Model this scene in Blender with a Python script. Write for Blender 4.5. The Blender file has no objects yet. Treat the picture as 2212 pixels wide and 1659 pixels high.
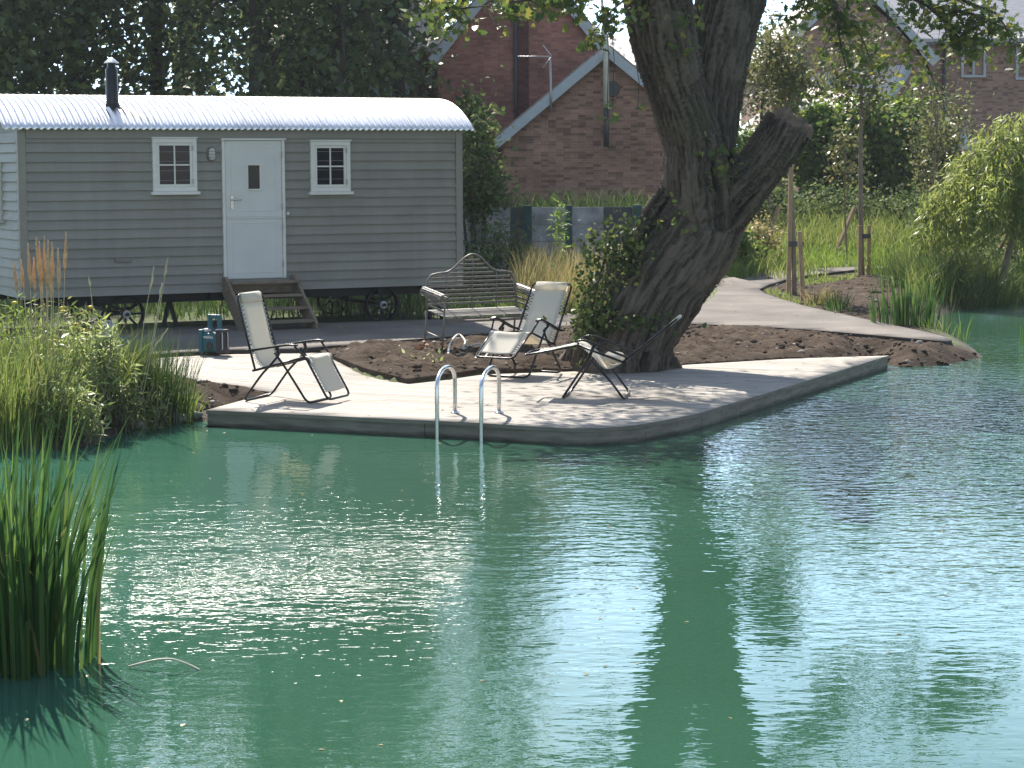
import bpy, bmesh, math, random
import numpy as np
from mathutils import Vector, Matrix, noise
rnd = random.Random(11)
rng = np.random.default_rng(11)
sc = bpy.context.scene
COL = sc.collection
R = math.radians

# ------------------------------------------------------------------ camera
F, PW, PH = 4600.0, 2212.0, 1659.0
PITCH, ROLL, CAMZ = math.atan(482.5 / F), 0.004, 2.47
CAM = Vector((0, 0, CAMZ))
_f = Vector((0, math.cos(PITCH), -math.sin(PITCH)))
_u0 = Vector((0, math.sin(PITCH), math.cos(PITCH)))
_r0 = Vector((1, 0, 0))
_r = _r0 * math.cos(ROLL) - _u0 * math.sin(ROLL)
_u = _u0 * math.cos(ROLL) + _r0 * math.sin(ROLL)
cd = bpy.data.cameras.new("camera")
cd.sensor_width = 36.0
cd.lens = 36.0 * F / PW
cd.clip_start, cd.clip_end = 0.1, 2000.0
cam = bpy.data.objects.new("camera", cd)
COL.objects.link(cam)
cam.matrix_world = Matrix(((_r.x, _u.x, -_f.x, CAM.x), (_r.y, _u.y, -_f.y, CAM.y), (_r.z, _u.z, -_f.z, CAM.z), (0, 0, 0, 1)))
sc.camera = cam

def ray(x, y):
    return _f * F + _r * (x - PW / 2) + _u * (PH / 2 - y)
def P(x, y, z=0.0):
    d = ray(x, y); return CAM + d * ((z - CAMZ) / d.z)
def PD(x, y, D):
    d = ray(x, y); return CAM + d * (D / d.y)

# ------------------------------------------------------------------ light and sky
SUN_EL, SUN_AZ = R(45), R(-16)
sd = Vector((math.sin(SUN_AZ) * math.cos(SUN_EL), math.cos(SUN_AZ) * math.cos(SUN_EL), math.sin(SUN_EL)))
sl = bpy.data.lights.new("sun", 'SUN'); sl.energy = 5.0; sl.angle = R(0.53); sl.color = (1, 0.93, 0.82)
so = bpy.data.objects.new("sun", sl); COL.objects.link(so)
so.rotation_euler = sd.to_track_quat('Z', 'Y').to_euler(); so.location = (-10, 30, 40)
world = bpy.data.worlds.new("World"); sc.world = world; world.use_nodes = True
wn, wl = world.node_tree.nodes, world.node_tree.links
wn.clear()
wo = wn.new('ShaderNodeOutputWorld'); bg = wn.new('ShaderNodeBackground')
sky = wn.new('ShaderNodeTexSky'); sky.sky_type = 'NISHITA'; sky.sun_disc = False
sky.sun_elevation = SUN_EL; sky.sun_rotation = SUN_AZ; sky.air_density = 1.1; sky.dust_density = 0.6; sky.ozone_density = 1.6
tc = wn.new('ShaderNodeTexCoord'); mp = wn.new('ShaderNodeMapping'); mp.inputs['Scale'].default_value = (1.6, 1.6, 5.0)
nz = wn.new('ShaderNodeTexNoise'); nz.inputs['Scale'].default_value = 2.2; nz.inputs['Detail'].default_value = 7; nz.inputs['Roughness'].default_value = 0.58
cr = wn.new('ShaderNodeValToRGB'); cr.color_ramp.elements[0].position = 0.5; cr.color_ramp.elements[1].position = 0.72
mx = wn.new('ShaderNodeMix'); mx.data_type = 'RGBA'; mx.inputs['B'].default_value = (7.5, 8.0, 8.8, 1)
wl.new(tc.outputs['Generated'], mp.inputs['Vector']); wl.new(mp.outputs[0], nz.inputs['Vector'])
wl.new(nz.outputs['Fac'], cr.inputs['Fac']); wl.new(cr.outputs['Color'], mx.inputs['Factor'])
wl.new(sky.outputs[0], mx.inputs['A'])
sxyz = wn.new('ShaderNodeSeparateXYZ'); wl.new(tc.outputs['Generated'], sxyz.inputs[0])
def mrange(sock, a, b):
    m = wn.new('ShaderNodeMapRange'); m.interpolation_type = 'SMOOTHSTEP'; m.inputs[1].default_value = a; m.inputs[2].default_value = b
    wl.new(sock, m.inputs[0]); return m.outputs[0]
mlow = wn.new('ShaderNodeMath'); mlow.operation = 'MULTIPLY'
wl.new(mrange(sxyz.outputs['Z'], .42, .12), mlow.inputs[0]); wl.new(mrange(sxyz.outputs['Y'], .45, .9), mlow.inputs[1])
glow = wn.new('ShaderNodeMix'); glow.data_type = 'RGBA'
hc = wn.new('ShaderNodeMix'); hc.data_type = 'RGBA'; hc.inputs['A'].default_value = (11, 15.8, 21, 1); hc.inputs['B'].default_value = (20, 22, 25, 1)
wl.new(cr.outputs['Color'], hc.inputs['Factor'])
wl.new(mlow.outputs[0], glow.inputs['Factor']); wl.new(mx.outputs['Result'], glow.inputs['A']); wl.new(hc.outputs['Result'], glow.inputs['B'])
wl.new(glow.outputs['Result'], bg.inputs['Color'])
bg.inputs['Strength'].default_value = 0.095
wl.new(bg.outputs[0], wo.inputs[0])
sc.view_settings.view_transform = 'Standard'; sc.view_settings.look = 'None'
sc.view_settings.exposure = 0.98; sc.view_settings.gamma = 1.0
sc.cycles.max_bounces = 8; sc.cycles.transparent_max_bounces = 8
sc.cycles.sample_clamp_indirect = 40.0; sc.cycles.sample_clamp_direct = 0.0
sc.cycles.caustics_reflective = False; sc.cycles.caustics_refractive = False

# ------------------------------------------------------------------ materials
MATS = {}
def nodes_of(name):
    m = bpy.data.materials.new(name); m.use_nodes = True
    n = m.node_tree.nodes; b = n['Principled BSDF']
    MATS[name] = m
    return m, n, m.node_tree.links, b
def vec(n, l, scale=(1, 1, 1), rot=(0, 0, 0), coord='Object'):
    t = n.new('ShaderNodeTexCoord'); p = n.new('ShaderNodeMapping')
    p.inputs['Scale'].default_value = scale; p.inputs['Rotation'].default_value = rot
    l.new(t.outputs[coord], p.inputs['Vector']); return p.outputs[0]
def tex(n, l, v, scale, detail=4, rough=.55):
    t = n.new('ShaderNodeTexNoise'); t.inputs['Scale'].default_value = scale
    t.inputs['Detail'].default_value = detail; t.inputs['Roughness'].default_value = rough
    l.new(v, t.inputs['Vector']); return t.outputs['Fac']
def ramp(n, l, fac, stops):
    r = n.new('ShaderNodeValToRGB'); e = r.color_ramp.elements
    while len(e) < len(stops): e.new(.5)
    for k, (p, c) in enumerate(stops):
        e[k].position = p; e[k].color = (*c, 1)
    l.new(fac, r.inputs['Fac']); return r.outputs['Color']
def math_(n, l, op, a, b=None):
    m = n.new('ShaderNodeMath'); m.operation = op
    for i, x in enumerate((a, b)):
        if x is None: continue
        if isinstance(x, (int, float)): m.inputs[i].default_value = x
        else: l.new(x, m.inputs[i])
    return m.outputs[0]
def bump(n, l, b, h, strength=.3, dist=.01):
    k = n.new('ShaderNodeBump'); k.inputs['Strength'].default_value = strength; k.inputs['Distance'].default_value = dist
    l.new(h, k.inputs['Height']); l.new(k.outputs[0], b.inputs['Normal'])
def M(name, col, rough=.6, metal=0., var=.15, vs=6., bmp=0., bs=60., stretch=(1, 1, 1), spec=.5):
    if name in MATS: return MATS[name]
    m, n, l, b = nodes_of(name)
    b.inputs['Roughness'].default_value = rough; b.inputs['Metallic'].default_value = metal
    b.inputs['Specular IOR Level'].default_value = spec
    v = vec(n, l, stretch)
    f = tex(n, l, v, vs, 5)
    lo = tuple(c * (1 - var) for c in col); hi = tuple(min(1, c * (1 + var)) for c in col)
    l.new(ramp(n, l, f, [(.3, lo), (.7, hi)]), b.inputs['Base Color'])
    if bmp: bump(n, l, b, tex(n, l, v, bs, 3), bmp, .004)
    return m
def leafmat(name, c1, c2, c3=None, trans=.4, rough=.45, spec=.4):
    m, n, l, b = nodes_of(name)
    g = n.new('ShaderNodeNewGeometry')
    st = [(0, c1), (.8, c2)] if c3 is None else [(0, c1), (.6, c2), (1, c3)]
    c = ramp(n, l, g.outputs['Random Per Island'], st)
    l.new(c, b.inputs['Base Color']); b.inputs['Roughness'].default_value = rough
    b.inputs['Specular IOR Level'].default_value = spec
    t = n.new('ShaderNodeBsdfTranslucent'); x = n.new('ShaderNodeMixShader')
    hs = n.new('ShaderNodeHueSaturation'); hs.inputs['Hue'].default_value = .485; hs.inputs['Value'].default_value = 1.5
    l.new(c, hs.inputs['Color']); l.new(hs.outputs[0], t.inputs['Color'])
    x.inputs[0].default_value = trans
    l.new(b.outputs[0], x.inputs[1]); l.new(t.outputs[0], x.inputs[2])
    l.new(x.outputs[0], n['Material Output'].inputs['Surface'])
    return m
def brickmat(name, c1, c2, mortar, dark=.35):
    m, n, l, b = nodes_of(name)
    t = n.new('ShaderNodeTexCoord'); s = n.new('ShaderNodeSeparateXYZ'); c = n.new('ShaderNodeCombineXYZ')
    l.new(t.outputs['Object'], s.inputs[0])
    ad = math_(n, l, 'ADD', s.outputs['X'], s.outputs['Y'])
    l.new(ad, c.inputs['X']); l.new(s.outputs['Z'], c.inputs['Y'])
    k = n.new('ShaderNodeTexBrick'); l.new(c.outputs[0], k.inputs['Vector'])
    k.inputs['Scale'].default_value = 1; k.inputs['Brick Width'].default_value = .15; k.inputs['Row Height'].default_value = .052
    k.inputs['Mortar Size'].default_value = .006; k.inputs['Mortar Smooth'].default_value = .3
    k.inputs['Color1'].default_value = (*c1, 1); k.inputs['Color2'].default_value = (*c2, 1); k.inputs['Mortar'].default_value = (*mortar, 1)
    k.inputs['Bias'].default_value = -.1
    f = tex(n, l, t.outputs['Object'], 1.3, 6)
    # dark overburnt bricks: noise sampled per brick-sized cell
    v2 = vec(n, l, (6.67, 6.67, 19.23)); sn = n.new('ShaderNodeVectorMath'); sn.operation = 'FLOOR'; l.new(v2, sn.inputs[0])
    wn_ = n.new('ShaderNodeTexWhiteNoise'); l.new(sn.outputs[0], wn_.inputs['Vector'])
    dk = ramp(n, l, wn_.outputs['Value'], [(0, (dark,) * 3), (.3, (.85,) * 3), (1, (1.1,) * 3)])
    va = ramp(n, l, f, [(.3, (.75, .75, .75)), (.7, (1.15, 1.12, 1.1))])
    m1 = n.new('ShaderNodeMix'); m1.data_type = 'RGBA'; m1.blend_type = 'MULTIPLY'; m1.inputs['Factor'].default_value = 1
    m2 = n.new('ShaderNodeMix'); m2.data_type = 'RGBA'; m2.blend_type = 'MULTIPLY'; m2.inputs['Factor'].default_value = 1
    l.new(k.outputs['Color'], m1.inputs['A']); l.new(va, m1.inputs['B'])
    l.new(m1.outputs['Result'], m2.inputs['A']); l.new(dk, m2.inputs['B'])
    l.new(m2.outputs['Result'], b.inputs['Base Color']); b.inputs['Roughness'].default_value = .9
    b.inputs['Specular IOR Level'].default_value = .2
    bump(n, l, b, k.outputs['Fac'], -.4, .006)
    return m

def wornmats():
    m, n, l, b = nodes_of('sage_paint')
    v = vec(n, l); s = n.new('ShaderNodeSeparateXYZ'); l.new(v, s.inputs[0])
    bz = math_(n, l, 'FLOOR', math_(n, l, 'DIVIDE', math_(n, l, 'SUBTRACT', s.outputs['Z'], .53), .12765))
    w = n.new('ShaderNodeTexWhiteNoise'); w.noise_dimensions = '1D'; l.new(bz, w.inputs['W'])
    c = ramp(n, l, w.outputs['Value'], [(0, (.235, .23, .203)), (1, (.265, .258, .228))])
    for sc_, st_, lo, hi in ((2.2, (3.5, 3.5, .3), .94, 1.04), (1.4, (1, 1, 1), .9, 1.08), (9, (.25, .25, 5), .93, 1.05)):
        x = n.new('ShaderNodeMix'); x.data_type = 'RGBA'; x.blend_type = 'MULTIPLY'; x.inputs['Factor'].default_value = 1
        l.new(c, x.inputs['A']); l.new(ramp(n, l, tex(n, l, vec(n, l, st_), sc_, 6, .6), [(.3, (lo,) * 3), (.7, (hi,) * 3)]), x.inputs['B']); c = x.outputs['Result']
    l.new(c, b.inputs['Base Color']); b.inputs['Roughness'].default_value = .55
    bump(n, l, b, tex(n, l, vec(n, l, (.4, .4, 5)), 30, 3), .2, .004)
    m, n, l, b = nodes_of('galvanised')
    v = vec(n, l); s = n.new('ShaderNodeSeparateXYZ'); l.new(v, s.inputs[0])
    w = n.new('ShaderNodeTexWhiteNoise'); w.noise_dimensions = '1D'
    l.new(math_(n, l, 'FLOOR', math_(n, l, 'DIVIDE', s.outputs['X'], .736)), w.inputs['W'])
    c = ramp(n, l, w.outputs['Value'], [(0, (.78, .78, .78)), (1, (.92, .92, .91))])
    x = n.new('ShaderNodeMix'); x.data_type = 'RGBA'; x.blend_type = 'MULTIPLY'; x.inputs['Factor'].default_value = 1
    l.new(c, x.inputs['A']); l.new(ramp(n, l, tex(n, l, vec(n, l, (5, .7, .7)), 3, 6, .65), [(.3, (.8,) * 3), (.65, (1,) * 3)]), x.inputs['B'])
    l.new(x.outputs['Result'], b.inputs['Base Color']); b.inputs['Metallic'].default_value = .95
    rr = n.new('ShaderNodeMapRange'); rr.inputs[3].default_value = .2; rr.inputs[4].default_value = .36
    l.new(tex(n, l, vec(n, l, (3, .6, .6)), 4, 5), rr.inputs[0]); l.new(rr.outputs[0], b.inputs['Roughness'])
wornmats()
M('sawn_wood', (.15, .105, .075), .9, var=.5, vs=9, bmp=.8, bs=30)
M('sage_trim', (.25, .24, .21), .5, var=.07, vs=4)
M('white_paint', (.74, .73, .69), .4, var=.05, vs=2.5)
M('white_door', (.66, .67, .66), .4, var=.05, vs=2)
M('black_steel', (.014, .014, .017), .3, .3, var=.3)
M('black_iron', (.012, .013, .015), .6, .2, var=.3)
M('chrome', (.6, .61, .62), .22, 1., var=.05)
M('stainless', (.68, .69, .69), .22, 1., var=.08, vs=10)
M('grey_metal', (.4, .41, .42), .4, .7)
M('step_wood', (.21, .165, .12), .75, var=.3, vs=8, bmp=.3, bs=40, stretch=(1, 1, 6))
M('stake_wood', (.36, .25, .15), .8, var=.3, vs=9, bmp=.3, bs=40, stretch=(4, 4, .6))
def slingmat():
    m, n, l, b = nodes_of('sling')
    b.inputs['Base Color'].default_value = (.76, .72, .63, 1); b.inputs['Roughness'].default_value = .8
    bump(n, l, b, tex(n, l, vec(n, l), 300, 2), .15, .003)
    t = n.new('ShaderNodeBsdfTranslucent'); t.inputs['Color'].default_value = (.8, .74, .62, 1); x = n.new('ShaderNodeMixShader'); x.inputs[0].default_value = .38
    l.new(b.outputs[0], x.inputs[1]); l.new(t.outputs[0], x.inputs[2]); l.new(x.outputs[0], n['Material Output'].inputs['Surface'])
slingmat()
M('cord', (.8, .79, .75), .7)
M('bench_paint', (.2, .185, .165), .5, .15, var=.25, vs=14, bmp=.1, bs=60)
M('radio_teal', (.01, .095, .125), .45, var=.1)
M('radio_black', (.02, .02, .024), .5)
M('radio_grey', (.5, .5, .5), .4)
M('lettering', (.8, .8, .8), .5)
M('lamp_glass', (.55, .55, .52), .25, var=.1)
M('lamp_body', (.16, .16, .15), .5)
M('pipe_white', (.62, .6, .55), .45)
M('pipe_dark', (.05, .05, .06), .4)
M('barge', (.42, .46, .5), .5, var=.08)
M('roof_tile', (.3, .24, .21), .8, var=.3, vs=5, bmp=.5, bs=14, stretch=(1, 1, 3))
M('pale_tile', (.56, .5, .46), .75, var=.2, vs=6, bmp=.5, bs=14, stretch=(1, 1, 3))
M('slate_tile', (.3, .3, .33), .6, var=.25, vs=6, bmp=.5, bs=14, stretch=(.6, 1, 5))
M('cream_render', (.7, .66, .55), .8)
M('concrete_panel', (.3, .3, .33), .9, var=.45, vs=3.5, bmp=.4, bs=18)
M('dark_panel', (.06, .065, .08), .8, var=.3)
M('teal_post', (.01, .06, .07), .6, var=.3)
M('jerrycan', (.45, .46, .47), .5, var=.1)
M('blue_crate', (.05, .08, .3), .5)
M('twig', (.14, .1, .07), .8, var=.3)
M('pale_twig', (.55, .5, .4), .7, var=.2)
M('bark_young', (.22, .17, .12), .85, var=.35, vs=14, bmp=.4, bs=40, stretch=(2, 2, .5))
M('bark_dark', (.06, .05, .04), .9, var=.4, vs=8, bmp=.5, bs=20, stretch=(2, 2, .4))
M('rock', (.32, .29, .26), .9, var=.4, vs=12, bmp=.5, bs=30)
M('hose', (.62, .6, .56), .5, var=.1)
M('orange_leaf', (.36, .17, .08), .6, var=.3)
M('petal_yellow', (.8, .62, .06), .6)
M('seed_orange', (.55, .34, .18), .85, var=.25, vs=20)
M('seed_tan', (.52, .43, .28), .85, var=.25, vs=20)
M('parasol_cloth', (.5, .54, .58), .8)
M('edging', (.05, .04, .035), .8)
M('curtain', (.12, .12, .13), .9, var=.3)

def glassmat():
    m, n, l, b = nodes_of('window_glass')
    b.inputs['Base Color'].default_value = (.012, .014, .018, 1); b.inputs['Roughness'].default_value = .04
    b.inputs['IOR'].default_value = 1.36
    bump(n, l, b, tex(n, l, vec(n, l), 3.5, 2), .05, .01)
glassmat()

LM = dict(
    dark=leafmat('leaf_dark', (.04, .068, .034), (.075, .115, .05), (.15, .2, .07), .4),
    oak=leafmat('leaf_oak', (.05, .095, .025), (.1, .15, .035), (.24, .23, .05), .45),
    hedge=leafmat('leaf_laurel', (.06, .12, .02), (.1, .18, .03), (.2, .28, .05), .5, .3),
    birch=leafmat('leaf_sapling', (.07, .09, .035), (.12, .14, .05), (.19, .17, .07), .4),
    willow=leafmat('leaf_willow', (.12, .18, .04), (.19, .25, .06), (.3, .33, .1), .52),
    shrub=leafmat('leaf_shrub', (.045, .08, .025), (.08, .13, .04), (.17, .21, .08), .42, .6, .2),
    pale=leafmat('leaf_pale', (.12, .18, .045), (.22, .29, .09), (.45, .5, .27), .5, .35),
    ivy=leafmat('leaf_ivy', (.03, .065, .018), (.07, .11, .03), (.2, .23, .07), .35, .55, .25),
    vine=leafmat('leaf_vine', (.1, .2, .04), (.16, .28, .05), (.24, .34, .08), .45),
    grass=leafmat('grass_green', (.07, .115, .025), (.13, .19, .04), (.25, .25, .09), .45),
    lush=leafmat('grass_lush', (.1, .18, .025), (.16, .26, .04), (.22, .3, .07), .45),
    dry=leafmat('grass_dry', (.14, .15, .05), (.25, .22, .08), (.4, .34, .16), .4),
    rush=leafmat('rush_green', (.022, .055, .016), (.05, .1, .025), (.13, .17, .05), .35),
    iris=leafmat('iris_green', (.022, .06, .018), (.045, .11, .025), (.12, .19, .05), .38, .4),
    reddish=leafmat('leaf_reddish', (.16, .17, .06), (.28, .26, .1), (.42, .33, .18), .4),
)

# ------------------------------------------------------------------ object helpers
def link(o, parent=None):
    COL.objects.link(o)
    if parent is not None: o.parent = parent
    return o
def tag(o, label=None, cat=None, group=None, kind=None):
    if label: o['label'] = label
    if cat: o['category'] = cat
    if group: o['group'] = group
    if kind: o['kind'] = kind
    return o
def thing(name, label, cat, loc=(0, 0, 0), rz=0., group=None):
    o = bpy.data.objects.new(name, None); o.location = loc; o.rotation_euler = (0, 0, rz); o.empty_display_size = .2
    link(o); return tag(o, label, cat, group)
def mesh_np(name, V, Fq, mat, parent=None, smooth=False):
    V = np.asarray(V, dtype=np.float32); Fq = np.asarray(Fq, dtype=np.int32)
    me = bpy.data.meshes.new(name); k = Fq.shape[1]; nf = len(Fq)
    me.vertices.add(len(V)); me.vertices.foreach_set('co', V.ravel())
    me.loops.add(nf * k); me.loops.foreach_set('vertex_index', Fq.ravel())
    me.polygons.add(nf); me.polygons.foreach_set('loop_start', np.arange(0, nf * k, k, dtype=np.int32))
    if smooth: me.polygons.foreach_set('use_smooth', np.ones(nf, dtype=bool))
    me.update(calc_edges=True)
    me.materials.append(MATS[mat] if isinstance(mat, str) else mat)
    return link(bpy.data.objects.new(name, me), parent)

class MB:
    def __init__(s): s.v = []; s.f = []; s.sm = []
    def add(s, vs, fs, smooth=False):
        o = len(s.v); s.v += [tuple(v) for v in vs]
        s.f += [tuple(i + o for i in f) for f in fs]; s.sm += [smooth] * len(fs); return s
    def box(s, x0, y0, z0, x1, y1, z1):
        return s.add([(x0, y0, z0), (x1, y0, z0), (x1, y1, z0), (x0, y1, z0), (x0, y0, z1), (x1, y0, z1), (x1, y1, z1), (x0, y1, z1)],
                     [(3, 2, 1, 0), (4, 5, 6, 7), (0, 1, 5, 4), (1, 2, 6, 5), (2, 3, 7, 6), (3, 0, 4, 7)])
    def beam(s, a, b, w, h, upv=(0, 0, 1)):
        a, b = Vector(a), Vector(b); d = (b - a).normalized(); sv = d.cross(Vector(upv))
        sv = sv.normalized() if sv.length > 1e-6 else Vector((1, 0, 0)); uv = sv.cross(d)
        c = [p + sv * i * w / 2 + uv * j * h / 2 for p in (a, b) for i, j in ((-1, -1), (1, -1), (1, 1), (-1, 1))]
        return s.add(c, [(3, 2, 1, 0), (4, 5, 6, 7), (0, 1, 5, 4), (1, 2, 6, 5), (2, 3, 7, 6), (3, 0, 4, 7)])
    def tube(s, pts, r, n=10, closed=False, cap=True):
        pts = [Vector(p) for p in pts]; k = len(pts)
        rs = list(r) if hasattr(r, '__len__') else [r] * k
        tang = []
        for i in range(k):
            a = pts[(i - 1) % k] if (closed or i > 0) else pts[i]; b = pts[(i + 1) % k] if (closed or i < k - 1) else pts[i]
            tang.append((b - a).normalized())
        t0 = tang[0]; ref = Vector((0, 0, 1)) if abs(t0.z) < .9 else Vector((1, 0, 0))
        nrm = (ref - t0 * ref.dot(t0)).normalized(); vs = []
        for i in range(k):
            t = tang[i]; nrm = (nrm - t * nrm.dot(t))
            nrm = nrm.normalized() if nrm.length > 1e-6 else t.orthogonal().normalized()
            bn = t.cross(nrm)
            for j in range(n):
                a = 2 * math.pi * j / n; vs.append(pts[i] + (nrm * math.cos(a) + bn * math.sin(a)) * rs[i])
        fs = []
        for i in range(k if closed else k - 1):
            for j in range(n):
                a, b = i * n + j, i * n + (j + 1) % n; c, d = ((i + 1) % k) * n + (j + 1) % n, ((i + 1) % k) * n + j
                fs.append((a, b, c, d))
        s.add(vs, fs, True)
        if cap and not closed:
            o = len(s.v) - k * n
            s.f += [tuple(o + j for j in reversed(range(n))), tuple(o + (k - 1) * n + j for j in range(n))]; s.sm += [False, False]
        return s
    def lathe(s, prof, c=(0, 0, 0), n=20):
        vs = [(c[0] + r * math.cos(2 * math.pi * j / n), c[1] + r * math.sin(2 * math.pi * j / n), c[2] + z) for r, z in prof for j in range(n)]
        fs = [(i * n + j, i * n + (j + 1) % n, (i + 1) * n + (j + 1) % n, (i + 1) * n + j) for i in range(len(prof) - 1) for j in range(n)]
        s.add(vs, fs, True)
        o = len(s.v) - len(vs)
        s.f += [tuple(o + j for j in reversed(range(n))), tuple(o + (len(prof) - 1) * n + j for j in range(n))]; s.sm += [False, False]
        return s
    def prism(s, poly, y0, y1):     # poly in (x, z), extruded along y
        k = len(poly)
        vs = [(x, y0, z) for x, z in poly] + [(x, y1, z) for x, z in poly]
        return s.add(vs, [tuple(range(k)), tuple(reversed(range(k, 2 * k)))] + [(i, i + k, (i + 1) % k + k, (i + 1) % k) for i in range(k)])
    def build(s, name, mat, parent=None, bevel=0.):
        me = bpy.data.meshes.new(name); me.from_pydata(s.v, [], s.f)
        me.polygons.foreach_set('use_smooth', s.sm)
        bm = bmesh.new(); bm.from_mesh(me); bmesh.ops.recalc_face_normals(bm, faces=bm.faces)
        bm.to_mesh(me); bm.free(); me.update()
        me.materials.append(MATS[mat])
        o = link(bpy.data.objects.new(name, me), parent)
        if bevel:
            b = o.modifiers.new('bevel', 'BEVEL'); b.width = bevel; b.segments = 2; b.limit_method = 'ANGLE'
        return o
def curve_pts(pts, n=8):
    pts = [Vector(p) for p in pts]; out = []
    for i in range(len(pts) - 1):
        p0, p1, p2, p3 = pts[max(i - 1, 0)], pts[i], pts[i + 1], pts[min(i + 2, len(pts) - 1)]
        for k in range(n):
            t = k / n
            out.append(.5 * ((2 * p1) + (p2 - p0) * t + (2 * p0 - 5 * p1 + 4 * p2 - p3) * t * t + (3 * p1 - p0 - 3 * p2 + p3) * t ** 3))
    return out + [pts[-1]]

# foliage helpers -------------------------------------------------------------
SHAPES = dict(
    quad=np.array([(0, 0, 0), (.42, .3, .04), (1, 0, -.12), (.42, -.3, .04)]),
    long=np.array([(0, 0, 0), (.35, .1, .02), (1, 0, -.15), (.35, -.1, .02)]),
    broad=np.array([(0, 0, 0), (.2, .34, .03), (.6, .36, .03), (1, 0, -.15), (.6, -.36, .03), (.2, -.34, .03)]),
    oak=np.array([(0, .02, 0), (.18, .1, 0), (.25, .24, .03), (.36, .12, 0), (.5, .34, .03), (.6, .16, 0), (.78, .3, .0), (.84, .13, -.04), (1, 0, -.1),
                  (.84, -.13, -.04), (.78, -.3, 0), (.6, -.16, 0), (.5, -.34, .03), (.36, -.12, 0), (.25, -.24, .03), (.18, -.1, 0), (0, -.02, 0)]))
def leaves(name, pts, size, mat, parent=None, shape='quad', up=.5, droop=None):
    pts = np.asarray(pts, float); N = len(pts); T = SHAPES[shape]; k = len(T)
    nv = rng.normal(size=(N, 3)); nv[:, 2] += up * 1.5; nv /= np.linalg.norm(nv, axis=1)[:, None]
    t = rng.normal(size=(N, 3))
    if droop is not None: t = t * .45 + np.array(droop)
    t -= nv * (t * nv).sum(1)[:, None]; t /= np.linalg.norm(t, axis=1)[:, None] + 1e-9
    b = np.cross(nv, t); s = size * rng.uniform(.6, 1.35, N)
    V = pts[:, None, :] + s[:, None, None] * (T[None, :, 0:1] * t[:, None] + T[None, :, 1:2] * b[:, None] + T[None, :, 2:3] * nv[:, None])
    return mesh_np(name, V.reshape(-1, 3), np.arange(N * k).reshape(N, k), LM.get(mat, mat), parent)
def blades(name, roots, h, w, lean, mat, parent=None, segs=4, az=None, stiff=2.0):
    roots = np.asarray(roots, float); N = len(roots)
    h = np.broadcast_to(h, N); w = np.broadcast_to(w, N); lean = np.broadcast_to(lean, N)
    az = rng.uniform(0, 2 * np.pi, N) if az is None else np.asarray(az)
    d = np.stack([np.cos(az), np.sin(az), 0 * az], 1)
    wa = rng.uniform(0, 2 * np.pi, N); wd = np.stack([np.cos(wa), np.sin(wa) * .6, 0 * wa], 1)
    V = []
    for s in range(segs + 1):
        t = s / segs
        p = roots + np.array((0, 0, 1)) * (h * (t - .35 * lean * t ** 3))[:, None] + d * (h * lean * t ** stiff)[:, None]
        ww = (w * (.75 + .6 * t - 1.32 * t * t) * .5)[:, None]
        V += [p - wd * ww, p + wd * ww]
    V = np.stack(V, 1); k = 2 * (segs + 1)
    q = np.array([(2 * s, 2 * s + 1, 2 * s + 3, 2 * s + 2) for s in range(segs)])
    Fq = (np.arange(N) * k)[:, None, None] + q[None]
    return mesh_np(name, V.reshape(-1, 3), Fq.reshape(-1, 4), LM.get(mat, mat), parent, True)
def clumped(n, centre, radii, nclump=40, spread=.3, shell=.45):
    c = rng.normal(size=(nclump, 3)); c /= np.linalg.norm(c, axis=1)[:, None]
    c *= (shell + (1 - shell) * rng.uniform(0, 1, nclump) ** .7)[:, None] * rng.uniform(.75, 1.1, nclump)[:, None]
    k = rng.integers(0, nclump, n)
    cs = rng.uniform(.6, 1.4, nclump) * spread
    p = c[k] + rng.normal(size=(n, 3)) * cs[k][:, None]
    return p * np.array(radii) + np.array(centre)

# ------------------------------------------------------------------ terrain
WZ = -0.16
def xy(l, z): return [tuple(P(x, y, z)[:2]) for x, y in l]
SHORE = xy([(-60, 975), (60, 972), (180, 966), (240, 940), (300, 927), (400, 912), (452, 908)], WZ) + \
    xy([(500, 880), (800, 894), (1050, 902), (1250, 912), (1400, 895), (1600, 850), (1890, 775)], WZ) + \
    xy([(1945, 792), (2030, 788), (2122, 770), (2085, 742), (2040, 722), (1990, 714), (1950, 704), (2000, 688), (2060, 672), (2130, 660), (2212, 652), (2420, 640)], WZ) + \
    [(22, 37), (30, 26), (26, 8), (9, 2.2), (-8, 2.2), (-14, 7), (-14, 14), (-9, 18.2)]
DFRONT = [(445, 886), (600, 893), (800, 903), (1000, 912), (1150, 921), (1230, 925), (1300, 925), (1370, 919), (1440, 907), (1500, 895), (1650, 851), (1780, 811), (1921, 768)]
DBACK = [(1700, 775), (1480, 788), (1430, 797), (1240, 802), (1040, 808), (960, 820), (880, 829), (790, 812), (700, 786), (655, 764)]
DLEFT = [(500, 766), (400, 771), (300, 778), (331, 807), (440, 826), (588, 854)]
def smooth(a, b, x):
    t = np.clip((x - a) / (b - a), 0, 1); return t * t * (3 - 2 * t)
def inside(poly, X, Y):
    r = np.zeros(X.shape, bool); n = len(poly)
    for i in range(n):
        x0, y0 = poly[i]; x1, y1 = poly[(i + 1) % n]
        c = ((y0 > Y) != (y1 > Y)) & (X < (x1 - x0) * (Y - y0) / (y1 - y0 + 1e-12) + x0); r ^= c
    return r
def dist(poly, X, Y):
    d = np.full(X.shape, 1e9); n = len(poly)
    for i in range(n):
        x0, y0 = poly[i]; x1, y1 = poly[(i + 1) % n]; dx, dy = x1 - x0, y1 - y0
        t = np.clip(((X - x0) * dx + (Y - y0) * dy) / (dx * dx + dy * dy + 1e-12), 0, 1)
        d = np.minimum(d, np.hypot(X - x0 - t * dx, Y - y0 - t * dy))
    return d
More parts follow.
